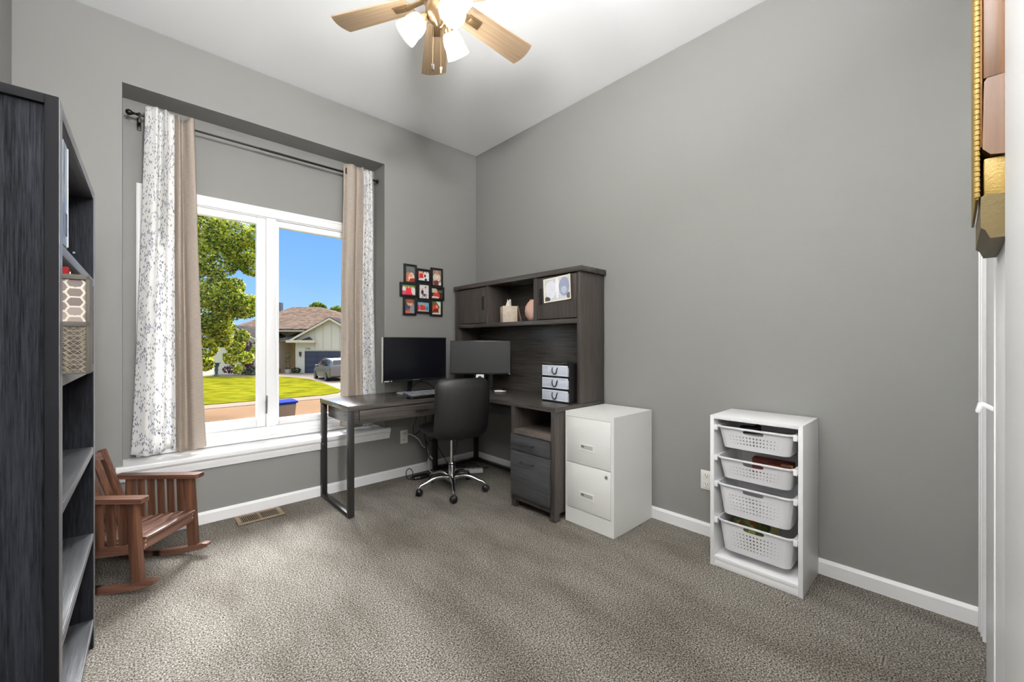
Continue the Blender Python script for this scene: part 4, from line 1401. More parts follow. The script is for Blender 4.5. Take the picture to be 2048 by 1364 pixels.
for k in range(6):
    a = math.radians(.5 + 60 * k)
    m4 = Matrix.Rotation(a, 4, 'Z') @ Matrix.Translation((0, 0, fz(BZF))) @ Matrix.Rotation(math.radians(-11), 4, 'X')
    b = MB()
    outl = []
    r0, r1 = .145, .522
    w0, w1 = .054, .069
    outl += [(r0, -w0), (r0 + .30, -w1 + .002), (r1 - .005, -w1)]
    for i in range(9):
        s = -1 + 2 * i / 8
        outl.append((r1 + .014 * (1 - s * s), s * w1 * .97))
    outl += [(r1 - .005, w1), (r0 + .30, w1 - .002), (r0, w0)]
    b.prism([(x, y, -.003) for x, y in outl], (0, 0, .006))
    o = b.build('blade', M['blade'], fan, smooth=20)
    o.matrix_local = m4
    b = MB()
    b.box(r0 + .01, r0 + .085, -.022, .022, -.0075, -.0035, bev=.001)
    b.box(r0 + .022, r0 + .075, -.013, .013, -.010, -.0075, bev=.001)
    b.bar((.068, 0, .006), (r0 + .02, 0, -.007), .030, .007, bev=.002)
    b.build('blade_bracket', M['brass'], o, smooth=35)
bulb_r = .021
lamp_mat = emit('bulb_glow', (1.0, .88, .72, 1), 9.0)
for k, deg in enumerate((140, 260, 20)):
    a = math.radians(deg)
    tilt = math.radians(47)
    ax = Vector((math.cos(a) * math.sin(tilt), math.sin(a) * math.sin(tilt), -math.cos(tilt)))
    base = Vector((math.cos(a) * .066, math.sin(a) * .066, fz(2.612)))
    q = ax.to_track_quat('Z', 'Y').to_matrix().to_4x4()
    m4 = Matrix.Translation(base) @ q
    b = MB(); b.tube([(math.cos(a) * .040, math.sin(a) * .040, fz(2.640)), base - ax * .002], .011, 12); b.lathe([(0, -.004), (.020, -.004), (.024, .006), (.024, .026), (.021, .026), (.020, .010), (0, .010)], 24, m4)
    sk = b.build('lamp_socket', M['brass'], fan, smooth=40)
    b = MB()
    pr = [(.026, .014), (.036, .022), (.043, .040), (.047, .060), (.0465, .078), (.050, .092), (.0525, .104), (.054, .118), (.0515, .118), (.0495, .100), (.044, .078), (.0445, .060), (.040, .042), (.033, .025), (.026, .018)]
    b.lathe(pr, 36, m4); b.build('lamp_shade', M['shade'], sk, smooth=50)
    b = MB(); b.lathe([(0, .010), (.012, .012), (.014, .035), (.021, .052), (.0235, .066), (.018, .082), (.008, .089), (0, .090)], 20, m4)
    bl = b.build('bulb', lamp_mat, sk, smooth=60)
    bl.visible_shadow = True
    pl = bpy.data.lights.new('bulb_light', 'POINT'); pl.energy = FAN_POWER; pl.shadow_soft_size = .05; pl.color = (1.0, .985, .955)
    po = bpy.data.objects.new('bulb_light', pl); COL.objects.link(po); po.parent = sk
    po.location = base + ax * .100
for (x, y, zl, wood_) in ((-.011, .036, 2.39, 0), (.021, .019, 2.38, 1)):
    b = MB(); b.tube([(x * .9, y * .9, fz(2.612)), (x, y, fz(zl + .03))], .0011, 6)
    ch = b.build('pull_chain', M['brass'], fan)
    b = MB(); b.lathe([(0, 0), (.004, .001), (.0055, .008), (.0045, .018), (.006, .026), (.0025, .033), (0, .034)], 14, Matrix.Translation((x, y, fz(zl))))
    b.build('chain_fob', M['metal_dark'] if not wood_ else M['brass'], ch, smooth=50)

# added hallway lamp, an unseen fill source behind the open doorway
hl = thing('added_hall_lamp', 'added white globe fill lamp on the hallway wall behind the camera', 'lamp', (.02, YR - 1.45, 1.95))
b = MB(); b.lathe([(0, 0), (.06, 0), (.06, .012), (.02, .02), (.02, .05), (0, .05)], 24, Matrix.Rotation(-PI / 2, 4, 'X')); b.build('fill_lamp_plate', M['brass'], hl, smooth=40)
b = MB(); b.lathe([(.15 * math.sin(PI * q / 16) if 0 < q < 16 else 0, -.15 * math.cos(PI * q / 16)) for q in range(17)], 32, Matrix.Translation((0, .20, 0))); b.build('fill_lamp_globe', frosted_mat('hall_fill_glass', rgb(250, 248, 244), .6, .7), hl, smooth=60)
pl = bpy.data.lights.new('hall_fill_light', 'POINT'); pl.energy = HALL_FILL_POWER; pl.shadow_soft_size = .14; pl.color = (.985, .99, 1.0)
po = bpy.data.objects.new('hall_fill_light', pl); COL.objects.link(po); po.parent = hl; po.location = (0, .20, 0)

sc_ = thing('added_wall_lamp', 'added white glass fill lamp above the open doorway behind the camera', 'lamp', (.22, YR, 2.20))  # unseen wall lamp added to brighten the room from behind
b = MB(); b.box(-.05, .05, .0005, .014, -.07, .07, bev=.004); b.box(-.012, .012, .014, .034, -.012, .012); b.build('fill_lamp_plate', M['brass'], sc_, smooth=35)
b = MB(); b.lathe([(.19, .14), (.20, .02), (.20, -.16), (.185, -.17), (0, -.17)], 36, Matrix.Translation((0, .235, 0))); b.build('lamp_shade', frosted_mat('wall_fill_glass', rgb(250, 248, 244), .6, .6), sc_, smooth=50)
pl = bpy.data.lights.new('wall_fill_light', 'POINT'); pl.energy = WALL_FILL_POWER; pl.shadow_soft_size = .19; pl.color = (.985, .99, 1.0)
po = bpy.data.objects.new('wall_fill_light', pl); COL.objects.link(po); po.parent = sc_; po.location = (0, .235, .0)
al = bpy.data.lights.new('wall_fill_uplight', 'AREA'); al.shape = 'DISK'; al.size = .34; al.energy = WALL_FILL_UP; al.spread = math.radians(150); al.color = (.985, .99, 1.0)  # added uplight, brightens the ceiling
ao = bpy.data.objects.new('wall_fill_uplight', al); COL.objects.link(ao); ao.parent = sc_; ao.location = (0, .235, .146)
ao.rotation_euler = Vector((.18, .46, .86)).to_track_quat('-Z', 'Y').to_euler()

# ------------------------------------------------------------------ photo collage on the back wall
cl = thing('photo_collage', 'black collage frame of nine family photos on the wall above the monitors', 'photo frame', (1.945, YB, 1.645))
SKIN = (214, 160, 132); RED = (200, 52, 48)
fr = [
 (1.755, 1.880, 1.688, 1.861, blobs((104, 110, 108), [(.3, .2, .35, .42, (196, 120, 84)), (.62, .25, .32, .36, (230, 206, 190)), (.55, .45, .2, .14, SKIN), (.78, .08, .4, .18, (150, 50, 40))])),
 (1.876, 2.023, 1.712, 1.835, blobs((86, 80, 72), [(.12, .6, .14, .35, (236, 120, 110)), (.32, .55, .2, .38, RED), (.2, .78, .08, .12, SKIN), (.36, .82, .08, .12, SKIN), (.62, .55, .16, .38, (226, 222, 220)), (.85, .5, .16, .42, (232, 230, 228)), (.62, .5, .1, .16, (120, 60, 50)), (.78, .85, .07, .1, SKIN), (.5, .1, .5, .16, (232, 228, 226)), (.7, .12, .12, .14, (60, 60, 62))])),
 (2.026, 2.155, 1.684, 1.860, blobs((150, 128, 112), [(.5, .5, .42, .26, (224, 214, 200)), (.5, .5, .28, .18, (196, 168, 140)), (.5, .52, .2, .14, (226, 214, 196)), (.5, .82, .14, .14, (206, 140, 110)), (.45, .16, .34, .16, (110, 60, 50)), (.9, .1, .2, .14, (214, 206, 196))])),
 (1.717, 1.882, 1.572, 1.696, blobs(lambda u, v: (104, 132, 70) if v > .62 else (216, 210, 204), [(.5, .28, .32, .44, (224, 50, 66)), (.15, .5, .14, .3, (230, 226, 226)), (.84, .45, .14, .34, (226, 222, 220)), (.3, .72, .07, .1, SKIN), (.5, .75, .07, .1, SKIN), (.7, .72, .07, .1, SKIN), (.12, .2, .18, .2, (214, 90, 100))])),
 (1.888, 2.021, 1.552, 1.710, blobs((222, 216, 208), [(.34, .45, .13, .16, (44, 44, 52)), (.34, .68, .08, .07, SKIN), (.68, .55, .16, .2, (214, 212, 212)), (.68, .82, .08, .07, (120, 84, 70)), (.56, .24, .26, .10, (70, 86, 130)), (.36, .14, .08, .14, (206, 170, 140)), (.7, .12, .1, .14, (200, 166, 140))])),
 (2.015, 2.169, 1.561, 1.688, blobs(lambda u, v: (196, 196, 180) if u < .45 and v > .55 else (52, 46, 38), [(.45, .3, .3, .36, (214, 62, 44)), (.42, .72, .12, .18, (222, 170, 134)), (.3, .1, .4, .12, (226, 196, 186)), (.75, .7, .24, .06, (110, 120, 80))])),
 (1.748, 1.875, 1.410, 1.571, blobs((122, 84, 80), [(.8, .35, .36, .34, (134, 142, 150)), (.2, .5, .3, .2, (66, 74, 98)), (.5, .68, .28, .17, (226, 164, 130)), (.5, .84, .36, .13, (150, 92, 56)), (.3, .08, .34, .1, (196, 96, 76)), (.45, .42, .1, .12, (72, 60, 70))])),
 (1.867, 2.021, 1.432, 1.551, blobs((120, 176, 206), [(.4, .4, .16, .36, (196, 50, 48)), (.1, .4, .09, .34, (190, 60, 70)), (.6, .35, .14, .32, (198, 66, 50)), (.42, .78, .06, .1, SKIN), (.6, .72, .06, .1, SKIN), (.85, .3, .07, .3, (60, 110, 130)), (.5, .04, .5, .12, (196, 180, 170))])),
 (2.021, 2.151, 1.412, 1.569, blobs(lambda u, v: (222, 224, 206) if u + v > 1.45 else (84, 108, 58), [(.35, .5, .34, .3, (214, 74, 54)), (.3, .76, .14, .1, (150, 70, 50)), (.55, .6, .12, .1, SKIN), (.5, .25, .36, .2, (120, 40, 36)), (.5, .05, .5, .1, (228, 200, 190)), (.9, .3, .16, .24, (216, 206, 180))])),
]
for i, (x0, x1, z0, z1, fn) in enumerate(fr):
    x0 -= 1.945; x1 -= 1.945; z0 -= 1.645; z1 -= 1.645
    y0 = -.020 - .003 * (i % 2)
    fw = .018
    b = MB()
    b.box(x0, x0 + fw, y0, -.0015, z0, z1, bev=.002); b.box(x1 - fw, x1, y0, -.0015, z0, z1, bev=.002)
    b.box(x0 + fw, x1 - fw, y0, -.0015, z0, z0 + fw, bev=.002); b.box(x0 + fw, x1 - fw, y0, -.0015, z1 - fw, z1, bev=.002)
    f = b.build('picture_frame', M['black'], cl, smooth=35)
    printed('photo', x1 - x0 - 2 * fw + .002, z1 - z0 - 2 * fw + .002, 44, 52, fn, f, matrix=Matrix.Translation(((x0 + x1) / 2, y0 + .008, (z0 + z1) / 2)), grain=.35)

# ------------------------------------------------------------------ cords and adapters under the desk
def cord(name, label, pts, r, mat, cat='cord', n=8, close=False):
    """smooth cord through the points (Catmull-Rom)"""
    P_ = [Vector(p) for p in pts]
    P_ = [P_[0]] + P_ + [P_[-1]]
    out = []
    for i in range(1, len(P_) - 2):
        for k in range(8):
            t = k / 8
            a, b_, c, d = P_[i - 1], P_[i], P_[i + 1], P_[i + 2]
            out.append(.5 * ((2 * b_) + (c - a) * t + (2 * a - 5 * b_ + 4 * c - d) * t * t + (3 * b_ - a - 3 * c + d) * t ** 3))
    out.append(P_[-2])
    b = MB(); b.tube(out, r, n)
    o = b.build(name, mat, smooth=60)
    return tag(o, label, cat)
wcord = cord('white_cable', 'white power cord hanging from the outlet under the desk', [(1.763, 3.262, .367), (1.80, 3.235, .362), (1.850, 3.20, .32), (1.885, 3.19, .26), (1.930, 3.19, .225), (1.948, 3.19, .165), (1.946, 3.19, .125)], .0042, M['cord_white'])
b = MB(); b.box(1.752, 1.774, 3.262, 3.284, .356, .378, bev=.004); b.build('plug', M['cord_white'], wcord, smooth=35)
b = MB(); b.box(1.938, 1.955, 3.182, 3.198, .088, .125, bev=.003); b.bar((1.958, 3.19, .155), (1.985, 3.185, .125), .018, .016, bev=.003); b.build('connector', M['cord_white'], wcord, smooth=35)
cord('white_cable', 'thin white cord running along the carpet to the power strip', [(1.946, 3.19, .086), (1.950, 3.18, .03), (1.985, 3.15, .008), (2.06, 3.09, .007), (2.13, 3.055, .010)], .004, M['cord_white'])
ps = thing('power_strip', 'long white power strip on the carpet in the desk corner', 'power strip', (2.225, 2.965, .001), math.atan2(-.12, .17))
b = MB(); b.box(-.125, .125, -.026, .026, 0, .036, bev=.005); b.build('strip_case', M['cord_white'], ps, smooth=35)
b = MB()
for k in range(5):
    b.box(-.095 + k * .045 - .012, -.095 + k * .045 + .012, -.012, .012, .0358, .0368)
b.build('socket_face', plain('socket_grey', rgb(170, 170, 170), .5), ps)
ad = thing('power_adapter', 'flat black power adapter lying on the carpet below the outlet', 'adapter', (1.830, 3.135, .001), math.radians(-8))
b = MB()
def adp(u, v):
    U_, V_ = (u - .5) * 2, (v - .5) * 2
    return U_, V_
b.lathe([(0, 0), (.9, 0), (1.0, .35), (.8, .8), (.4, 1.0), (0, 1.03)], 28, Matrix.Diagonal((.088, .042, .036, 1)))
b.build('adapter_case', M['black'], ad, smooth=50)
lp = [(1.745 + .032 * math.cos(a), 3.165 + .012 * math.sin(a), .046 + .042 * math.sin(a)) for a in [2 * PI * k / 12 for k in range(13)]]
cord('looped_cord', 'stiff loop of black cord standing on the carpet beside the adapter', lp + [(1.758, 3.12, .004)], .0036, M['cord'])
cord('black_cable', 'black cable hanging from the desk drawer behind the chair', [(1.665, 2.90, .618), (1.672, 2.93, .55), (1.715, 3.05, .47), (1.735, 3.08, .40), (1.80, 3.16, .38), (1.86, 3.18, .40)], .0032, M['cord'])
cord('black_cable', 'tangled black cable hanging beside the white plug', [(1.92, 3.20, .60), (1.915, 3.19, .42), (1.90, 3.18, .34), (1.935, 3.18, .26), (1.91, 3.18, .30), (1.925, 3.18, .20), (1.95, 3.18, .14)], .0040, M['cord'])
cord('black_cable', 'black cable drooping from the desk to the corner leg', [(1.95, 3.20, .30), (2.02, 3.195, .26), (2.10, 3.20, .14), (2.16, 3.19, .05), (2.26, 3.15, .03), (2.34, 3.09, .04)], .0032, M['cord'])
cord('black_cable', 'black cable lying along the baseboard behind the chair', [(1.93, 3.12, .012), (2.01, 3.14, .030), (2.10, 3.17, .020), (2.20, 3.17, .050), (2.30, 3.16, .030), (2.42, 3.12, .008)], .0034, M['cord'])
cord('black_cable', 'black cable curving down behind the chair column', [(2.13, 3.14, .66), (2.16, 3.13, .46), (2.20, 3.12, .36), (2.19, 3.11, .22), (2.12, 3.10, .08), (2.08, 3.08, .010)], .0032, M['cord'])
cord('black_cable', 'black cable looping up from the power strip to the desk', [(2.20, 3.00, .039), (2.23, 3.02, .08), (2.30, 3.0, .075), (2.36, 2.96, .020), (2.44, 2.95, .008)], .0030, M['cord'])
cord('monitor_cable', 'black cable arching behind the large monitor', [(1.72, 3.09, DZ + .01), (1.74, 3.10, DZ + .055), (1.80, 3.11, DZ + .085), (1.88, 3.12, DZ + .075), (1.96, 3.12, DZ + .03), (2.05, 3.13, DZ + .006)], .0032, M['cord'])
cord('white_cable', 'pale cable coiled on the desk behind the chair back', [(2.27, 2.66, DZ + .006), (2.31, 2.62, DZ + .006), (2.345, 2.63, DZ + .007), (2.33, 2.68, DZ + .010), (2.29, 2.69, DZ + .008), (2.30, 2.64, DZ + .012), (2.36, 2.62, DZ + .006)], .0034, M['cord_white'])

# ------------------------------------------------------------------ wooden plaque on the closet door
pq = thing('wall_plaque', 'layered brown and gold wooden plaque hanging on the white closet door', 'plaque', (1.33, -.068, 1.40))
def PQ(name, mat, *boxes, bev=.002):
    b = MB()
    for q in boxes:
        b.box(*q, bev=bev)
    return b.build(name, mat, pq, smooth=35)
PQ('back_board', M['gold'], (-.128, .15, .0015, .030, .045, .1175))
b = MB(); b.prism([(-.130, .0015, -.036), (-.130, .0015, .044), (-.130, .026, .050), (-.130, .034, .044), (-.130, .034, -.014), (-.130, .028, -.020), (-.130, .022, -.036)], (.28, 0, 0)); b.build('base_block', M['gold_dark'], pq, smooth=25)
PQ('wood_board', M['plaque'], (-.132, .15, .0015, .031, .27, .62))
b = MB(); b.prism([(-.136, .002, .118), (-.136, .002, .268), (-.136, .026, .268), (-.136, .030, .262), (-.136, .032, .135), (-.136, .022, .122)], (.29, 0, 0)); b.build('lower_board', M['plaque'], pq, smooth=25)
PQ('inlay', M['plaque_in'], (-.130, .15, .0315, .036, .14, .62))
b = MB()
for k in range(58):
    z = .045 + k * .01
    b.cyl((-.131, .0385, z), (-.131, .0395, z + .0085), .0042, n=8)
b.box(-.1305, .148, .0365, .041, .040, .62, bev=.001)
b.build('rope_trim', M['gold'], pq, smooth=50)

# ================================================================== outside the window
GZ = -1.80
M['lawn'] = ground_mat('lawn_grass', rgb(70, 72, 10), rgb(116, 112, 28), 34, big=1.3)
M['street'] = ground_mat('street_concrete', rgb(112, 88, 68), rgb(124, 100, 80), 14)
M['gutter'] = ground_mat('gutter_concrete', rgb(116, 102, 90), rgb(130, 116, 104), 10)
M['drive'] = ground_mat('driveway_concrete', rgb(132, 120, 108), rgb(148, 136, 124), 10)
M['siding'] = plain('cream_siding', rgb(218, 206, 184), .75)
M['siding_bounce'] = plain('bounce_lit_siding', rgb(218, 192, 140), .75)  # cream siding with the yellow bounced light of the recess in its colour
M['roof'] = shingle_mat('brown_shingles', rgb(84, 70, 60), rgb(116, 98, 86))
M['roof_shade'] = shingle_mat('shaded_shingles', rgb(60, 55, 56), rgb(76, 70, 68))  # brown shingles again, with the shade of the unlit slopes in the colour
M['fascia'] = plain('cream_fascia', rgb(220, 206, 180), .6)
M['garage'] = plain('navy_garage_door', rgb(58, 58, 74), .5)

def flat(name, pts, z, th, mat):
    b = MB(); b.prism([(p[0], p[1], z - th) for p in pts], (0, 0, th))
    return struct(b.build(name, mat))
flat('ground', [(-90, 4.2), (120, 4.2), (120, 140), (-90, 140)], GZ - .12, .1, M['lawn'])
flat('street', [(-90, 13.2), (120, 13.2), (120, 22.95), (-90, 22.95)], GZ - .02, .1, M['street'])
flat('curb', [(-90, 22.95), (120, 22.95), (120, 24.3), (-90, 24.3)], GZ, .12, M['gutter'])
flat('verge', [(-90, 4.2), (120, 4.2), (120, 13.2), (-90, 13.2)], GZ + .02, .14, M['lawn'])
lawn_pts = [(-60, 24.35), (2.5, 24.35), (8.0, 24.35), (8.9, 24.7), (9.5, 25.6), (9.75, 26.7), (10.0, 28.6), (10.35, 31.2), (10.7, 35.5), (10.4, 38.0), (9.7, 40.2), (6.0, 43.6), (3.0, 47.5), (-8, 54), (-60, 60)]
flat('lawn', lawn_pts, GZ + .03, .12, M['lawn'])
flat('driveway', [(8.0, 24.32), (60, 24.32), (60, 60), (-8, 60), (-8, 54.2), (3.0, 47.7), (6.0, 43.8), (9.7, 40.4), (10.4, 38.1), (10.7, 35.5), (10.35, 31.2), (10.0, 28.6), (9.75, 26.7), (9.5, 25.6), (8.9, 24.7)], GZ, .08, M['drive'])

# house across the street, built in its own turned (u, t, z) frame
house = thing('house', 'cream house with brown shingle roof and navy garage door across the street', 'house', UT(-22, 43, GZ + .001))
def hl_(u, t, z):
    return UT(u, t, z) - house.location
def hbox(b, u0, u1, t0, t1, z0, z1):
    b.prism([hl_(u0, t0, z0), hl_(u1, t0, z0), hl_(u1, t1, z0), hl_(u0, t1, z0)], (0, 0, z1 - z0))
G0 = GZ + .002
b = MB()
hbox(b, -28.6, -14.6, 44.0, 56, G0, 2.55)
b.build('house_wall', M['siding_bounce'], house)
# garage wing
b = MB()
GA, GB, GAP, GT = -21.30, -14.3, -17.80, 40.5
gz_e, gz_a = 1.55, 3.72
b.prism([hl_(GA, GT, G0), hl_(GB, GT, G0), hl_(GB, GT, gz_e), hl_(GAP, GT, gz_a - .12), hl_(GA, GT, gz_e)], UT(0, 3.6, 0) - UT(0, 0, 0))
gw = b.build('garage_wall', M['siding'], house)
b = MB()
for k in range(1, 9):
    u = GA + 1.05 + k * .82
    if u > GB - .2: break
    zt = gz_a - .2 - abs(u - GAP) * .615
    z0 = .52
    if zt > z0 + .1: hbox(b, u - .035, u + .035, GT - .03, GT - .002, z0, zt)
hbox(b, GA + .9, GB, GT - .035, GT - .002, .40, .52)
b.build('batten', plain('batten_cream', rgb(200, 188, 166), .75), gw)
b = MB(); hbox(b, -20.42, -15.6, GT - .02, GT - .003, G0 + .01, .36)
gd = b.build('garage_door', M['garage'], house)
b = MB()
for k in range(1, 4):
    hbox(b, -20.42, -15.6, GT - .032, GT - .021, G0 + k * .54 - .02, G0 + k * .54 + .02)
for k in range(4):
    for j in range(4):
        hbox(b, -20.3 + j * 1.2, -19.25 + j * 1.2, GT - .036, GT - .021, G0 + k * .54 + .10, G0 + k * .54 + .44)
b.build('door_panel', plain('navy_panel', rgb(64, 64, 82), .45), gd)
b = MB(); hbox(b, GA - .02, GA + .10, GT - .03, GT + .05, G0, 1.5); hbox(b, GA - .1, GA - .02, GT + .2, GT + .28, G0, 1.5)
b.build('corner_trim', M['fascia'], house)
def roofplane(b, pts, th=.14):
    P_ = [hl_(*p) for p in pts]
    b.prism(P_, (0, 0, -th))
b = MB()
sl = (gz_a - 1.50) / (GAP - (-21.75))
RIDGE_T = 48.5
roofplane(b, [(-21.75, GT - .45, 1.50), (GAP, GT - .45, gz_a), (GAP, RIDGE_T, gz_a), (-21.75, 43.2, 1.50)])
roofplane(b, [(GAP, GT - .45, gz_a), (-13.85, GT - .45, 1.50), (-13.85, 44, 1.50), (GAP, RIDGE_T, gz_a)])
b.build('garage_roof', M['roof_shade'], house)
b = MB()
for (u0, z0, u1, z1) in ((-21.8, 1.42, GAP, gz_a - .08), (GAP, gz_a - .08, -13.8, 1.42)):
    P0, P1 = hl_(u0, GT - .47, z0), hl_(u1, GT - .47, z1)
    b.prism([P0, P1, P1 + Vector((0, 0, -.20)), P0 + Vector((0, 0, -.20))], UT(0, .06, 0) - UT(0, 0, 0))
b.build('rake_board', M['fascia'], house)
b = MB()   # eave return at the garage's left corner with its small cap
hbox(b, -22.0, -19.25, GT - .55, GT + .25, 1.20, 1.46)
hbox(b, -23.6, -22.0, 41.5, 43.9, 1.34, 1.50)
b.build('eave_return', M['fascia'], house)
b = MB()
roofplane(b, [(-23.55, 41.3, 1.52), (-21.75, 41.3, 1.52), (-21.9, 43.9, 2.25), (-22.9, 43.9, 2.25)], .05)
roofplane(b, [(-20.55, GT - .55, 1.47), (-19.35, GT - .55, 1.47), (-19.95, GT - .02, 1.78)], .03)
b.build('eave_cap', M['roof_shade'], house)
# main hip roof
b = MB()
RZ = 5.55
roofplane(b, [(-29.3, 42.2, 2.62), (-21.8, 42.2, 2.62), (-13.6, 42.2, 2.62), (-23.3, 50.0, RZ), (-30.3 + 1.4, 50.0, RZ)][:1] + [(-13.6, 42.2, 2.62), (-23.3, 50.0, RZ), (-26.6, 50.0, RZ)])
roofplane(b, [(-29.3, 42.2, 2.62), (-26.6, 50.0, RZ), (-29.3, 58, 2.62)])
roofplane(b, [(-13.6, 42.2, 2.62), (-13.6, 58, 2.62), (-23.3, 50.0, RZ)])
roofplane(b, [(-29.3, 58, 2.62), (-26.6, 50.0, RZ), (-23.3, 50.0, RZ), (-13.6, 58, 2.62)])
b.build('main_roof', M['roof'], house)
b = MB(); hbox(b, -29.3, -13.6, 42.22, 42.3, 2.34, 2.56); hbox(b, -29.3, -13.6, 42.3, 44.0, 2.34, 2.40); b.build('main_eave', M['fascia'], house)
b = MB(); hbox(b, -28.25, -27.95, 49.6, 50.2, 4.4, RZ + .5); b.build('roof_vent', plain('vent_grey', rgb(86, 96, 112), .6), house)
# left gable wing
b = MB()
LA, LB, LAP, LT = -28.0, -23.7, -25.82, 38.6
b.prism([hl_(LA, LT, G0), hl_(LB, LT, G0), hl_(LB, LT, 1.52), hl_(LAP, LT, 2.66), hl_(LA, LT, 1.42)], UT(0, 5.4, 0) - UT(0, 0, 0))
b.build('gable_wall', M['siding'], house)
b = MB()
roofplane(b, [(-28.5, LT - .4, 1.22), (LAP, LT - .4, 2.80), (LAP, 44.5, 2.80), (-28.5, 44.5, 1.22)], .10)
roofplane(b, [(LAP, LT - .4, 2.80), (-23.45, LT - .4, 1.42), (-23.45, 44.5, 1.42), (LAP, 44.5, 2.80)], .10)
b.build('gable_roof', M['roof_shade'], house)
b = MB()
for (u0, z0, u1, z1) in ((-28.55, 1.13, LAP, 2.73), (LAP, 2.73, -23.4, 1.34)):
    P0, P1 = hl_(u0, LT - .42, z0), hl_(u1, LT - .42, z1)
    b.prism([P0, P1, P1 + Vector((0, 0, -.18)), P0 + Vector((0, 0, -.18))], UT(0, .06, 0) - UT(0, 0, 0))
hbox(b, -24.0, -23.2, LT - .40, LT + .4, .98, 1.12)
b.build('gable_rake', M['fascia'], house)
b = MB(); roofplane(b, [(-24.1, LT - .45, 1.13), (-23.1, LT - .45, 1.13), (-23.35, LT + .5, 1.5), (-23.8, LT + .2, 1.5)], .03); b.build('gable_cap', M['roof_shade'], house)
b = MB(); hbox(b, -26.05, -24.7, LT - .02, LT - .003, -.30, .88); w_ = b.build('house_window', plain('dark_window', rgb(62, 66, 74), .2), house)
b = MB(); hbox(b, -26.2, -24.55, LT - .05, LT - .0205, .88, .98); hbox(b, -26.2, -26.05, LT - .05, LT - .0205, -.4, .88); hbox(b, -24.7, -24.55, LT - .05, LT - .0205, -.4, .88); b.build('window_trim', plain('window_trim_cream', rgb(220, 210, 190), .7), w_)
# entry: porch slab, brown door, sconce, house number
b = MB(); hbox(b, -24.9, -21.5, 40.9, 44, G0, GZ + .16); b.build('porch_slab', plain('brick_porch', rgb(176, 130, 98), .8), house)
b = MB(); hbox(b, -25.2, -24.25, 43.94, 43.999, GZ + .17, 1.9); hbox(b, -24.42, -24.22, 43.90, 43.95, GZ + .17, 2.0)
b.build('front_door', plain('brown_door', rgb(110, 66, 42), .5), house)
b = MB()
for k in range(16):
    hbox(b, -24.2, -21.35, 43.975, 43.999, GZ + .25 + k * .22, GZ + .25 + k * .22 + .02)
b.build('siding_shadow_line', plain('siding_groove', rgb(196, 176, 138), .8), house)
b = MB(); hbox(b, -20.93, -20.75, GT - .14, GT - .003, -.02, .30); hbox(b, -20.90, -20.78, GT - .12, GT - .02, -.16, -.02); b.build('wall_sconce', plain('sconce_bronze', rgb(74, 66, 60), .5), house)

def lettering(name, txt, size, parent, origin, right, up, mat, depth=.01):
    cu = bpy.data.curves.new(name + '_curve', 'FONT')
    cu.body = txt; cu.size = size; cu.extrude = depth / 2; cu.space_character = 1.15
    tmp = bpy.data.objects.new(name + '_tmp', cu)
    COL.objects.link(tmp)
    dg = bpy.context.evaluated_depsgraph_get()
    me = bpy.data.meshes.new_from_object(tmp.evaluated_get(dg))
    bpy.data.objects.remove(tmp); bpy.data.curves.remove(cu)
    r, u = Vector(right).normalized(), Vector(up).normalized()
    n = r.cross(u)
    m4 = Matrix(((r.x, u.x, n.x, origin[0]), (r.y, u.y, n.y, origin[1]), (r.z, u.z, n.z, origin[2]), (0, 0, 0, 1)))
    me.transform(m4)
    me.materials.clear(); me.materials.append(mat)
    o = bpy.data.objects.new(name, me); COL.objects.link(o); o.parent = parent
    return o
lettering('house_number', '5706', .23, house, hl_(-20.36, GT - .012, .54), (RV.x, RV.y, 0), (0, 0, 1), plain('number_bronze', rgb(96, 88, 80), .5), .012)

# ------------------------------------------------------------------ trees, shrubs
def leafy(name, label, cat, loc, clusters, ll, lw, pal, trunk=None, group=None, seed=1, bark=None):
    rnd = random.Random(seed)
    t = thing(name, label, cat, loc, 0, group)
    L = t.location
    verts, faces, cols = [], [], []
    for (c, rad, n) in clusters:
        c = Vector(c); 
        for _ in range(n):
            while True:
                q = Vector((rnd.uniform(-1, 1), rnd.uniform(-1, 1), rnd.uniform(-1, 1)))
                if .05 < q.length < 1: break
            q = q.normalized() * (q.length ** .45)
            p = c + Vector((q.x * rad[0], q.y * rad[1], q.z * rad[2])) - L
            d = Vector((rnd.gauss(0, 1), rnd.gauss(0, 1), rnd.gauss(-.5, .7))).normalized()
            w = d.cross(Vector((rnd.gauss(0, 1), rnd.gauss(0, 1), rnd.gauss(0, 1))))
            if w.length < 1e-3: continue
            w.normalize()
            nn = d.cross(w)
            s = rnd.uniform(.7, 1.25)
            a = p - d * ll * s / 2
            e = p + d * ll * s / 2 - nn * ll * .10
            m0, m1 = p + w * lw * s / 2 + nn * ll * .06, p - w * lw * s / 2 + nn * ll * .06
            i = len(verts)
            verts += [a, m0, e, m1]
            faces.append((i, i + 1, i + 2, i + 3))
            cc = rnd.choice(pal); k = rnd.uniform(.85, 1.12)
            cols += [(lin(min(255, cc[0] * k)), lin(min(255, cc[1] * k)), lin(min(255, cc[2] * k)), 1)] * 4
    me = bpy.data.meshes.new('foliage')
    me.from_pydata([tuple(v) for v in verts], [], faces)
    at = me.color_attributes.new('Col', 'FLOAT_COLOR', 'POINT')
    at.data.foreach_set('color', [x for c in cols for x in c])
    me.materials.append(M['leaf'])
    o = bpy.data.objects.new('foliage', me); COL.objects.link(o); o.parent = t
    if trunk:
        b = MB()
        for pts, r in trunk:
            b.tube([Vector(p) - L for p in pts], r, 8)
        b.build('trunk', bark or M['bark'], t, smooth=50)
    return t
def at(px, py, t):
    a = (px - 1024) / 822; q = FV * t + RV * (a * t)
    return Vector((q.x, q.y, 1.164 - (py - 686) / 822 * t))
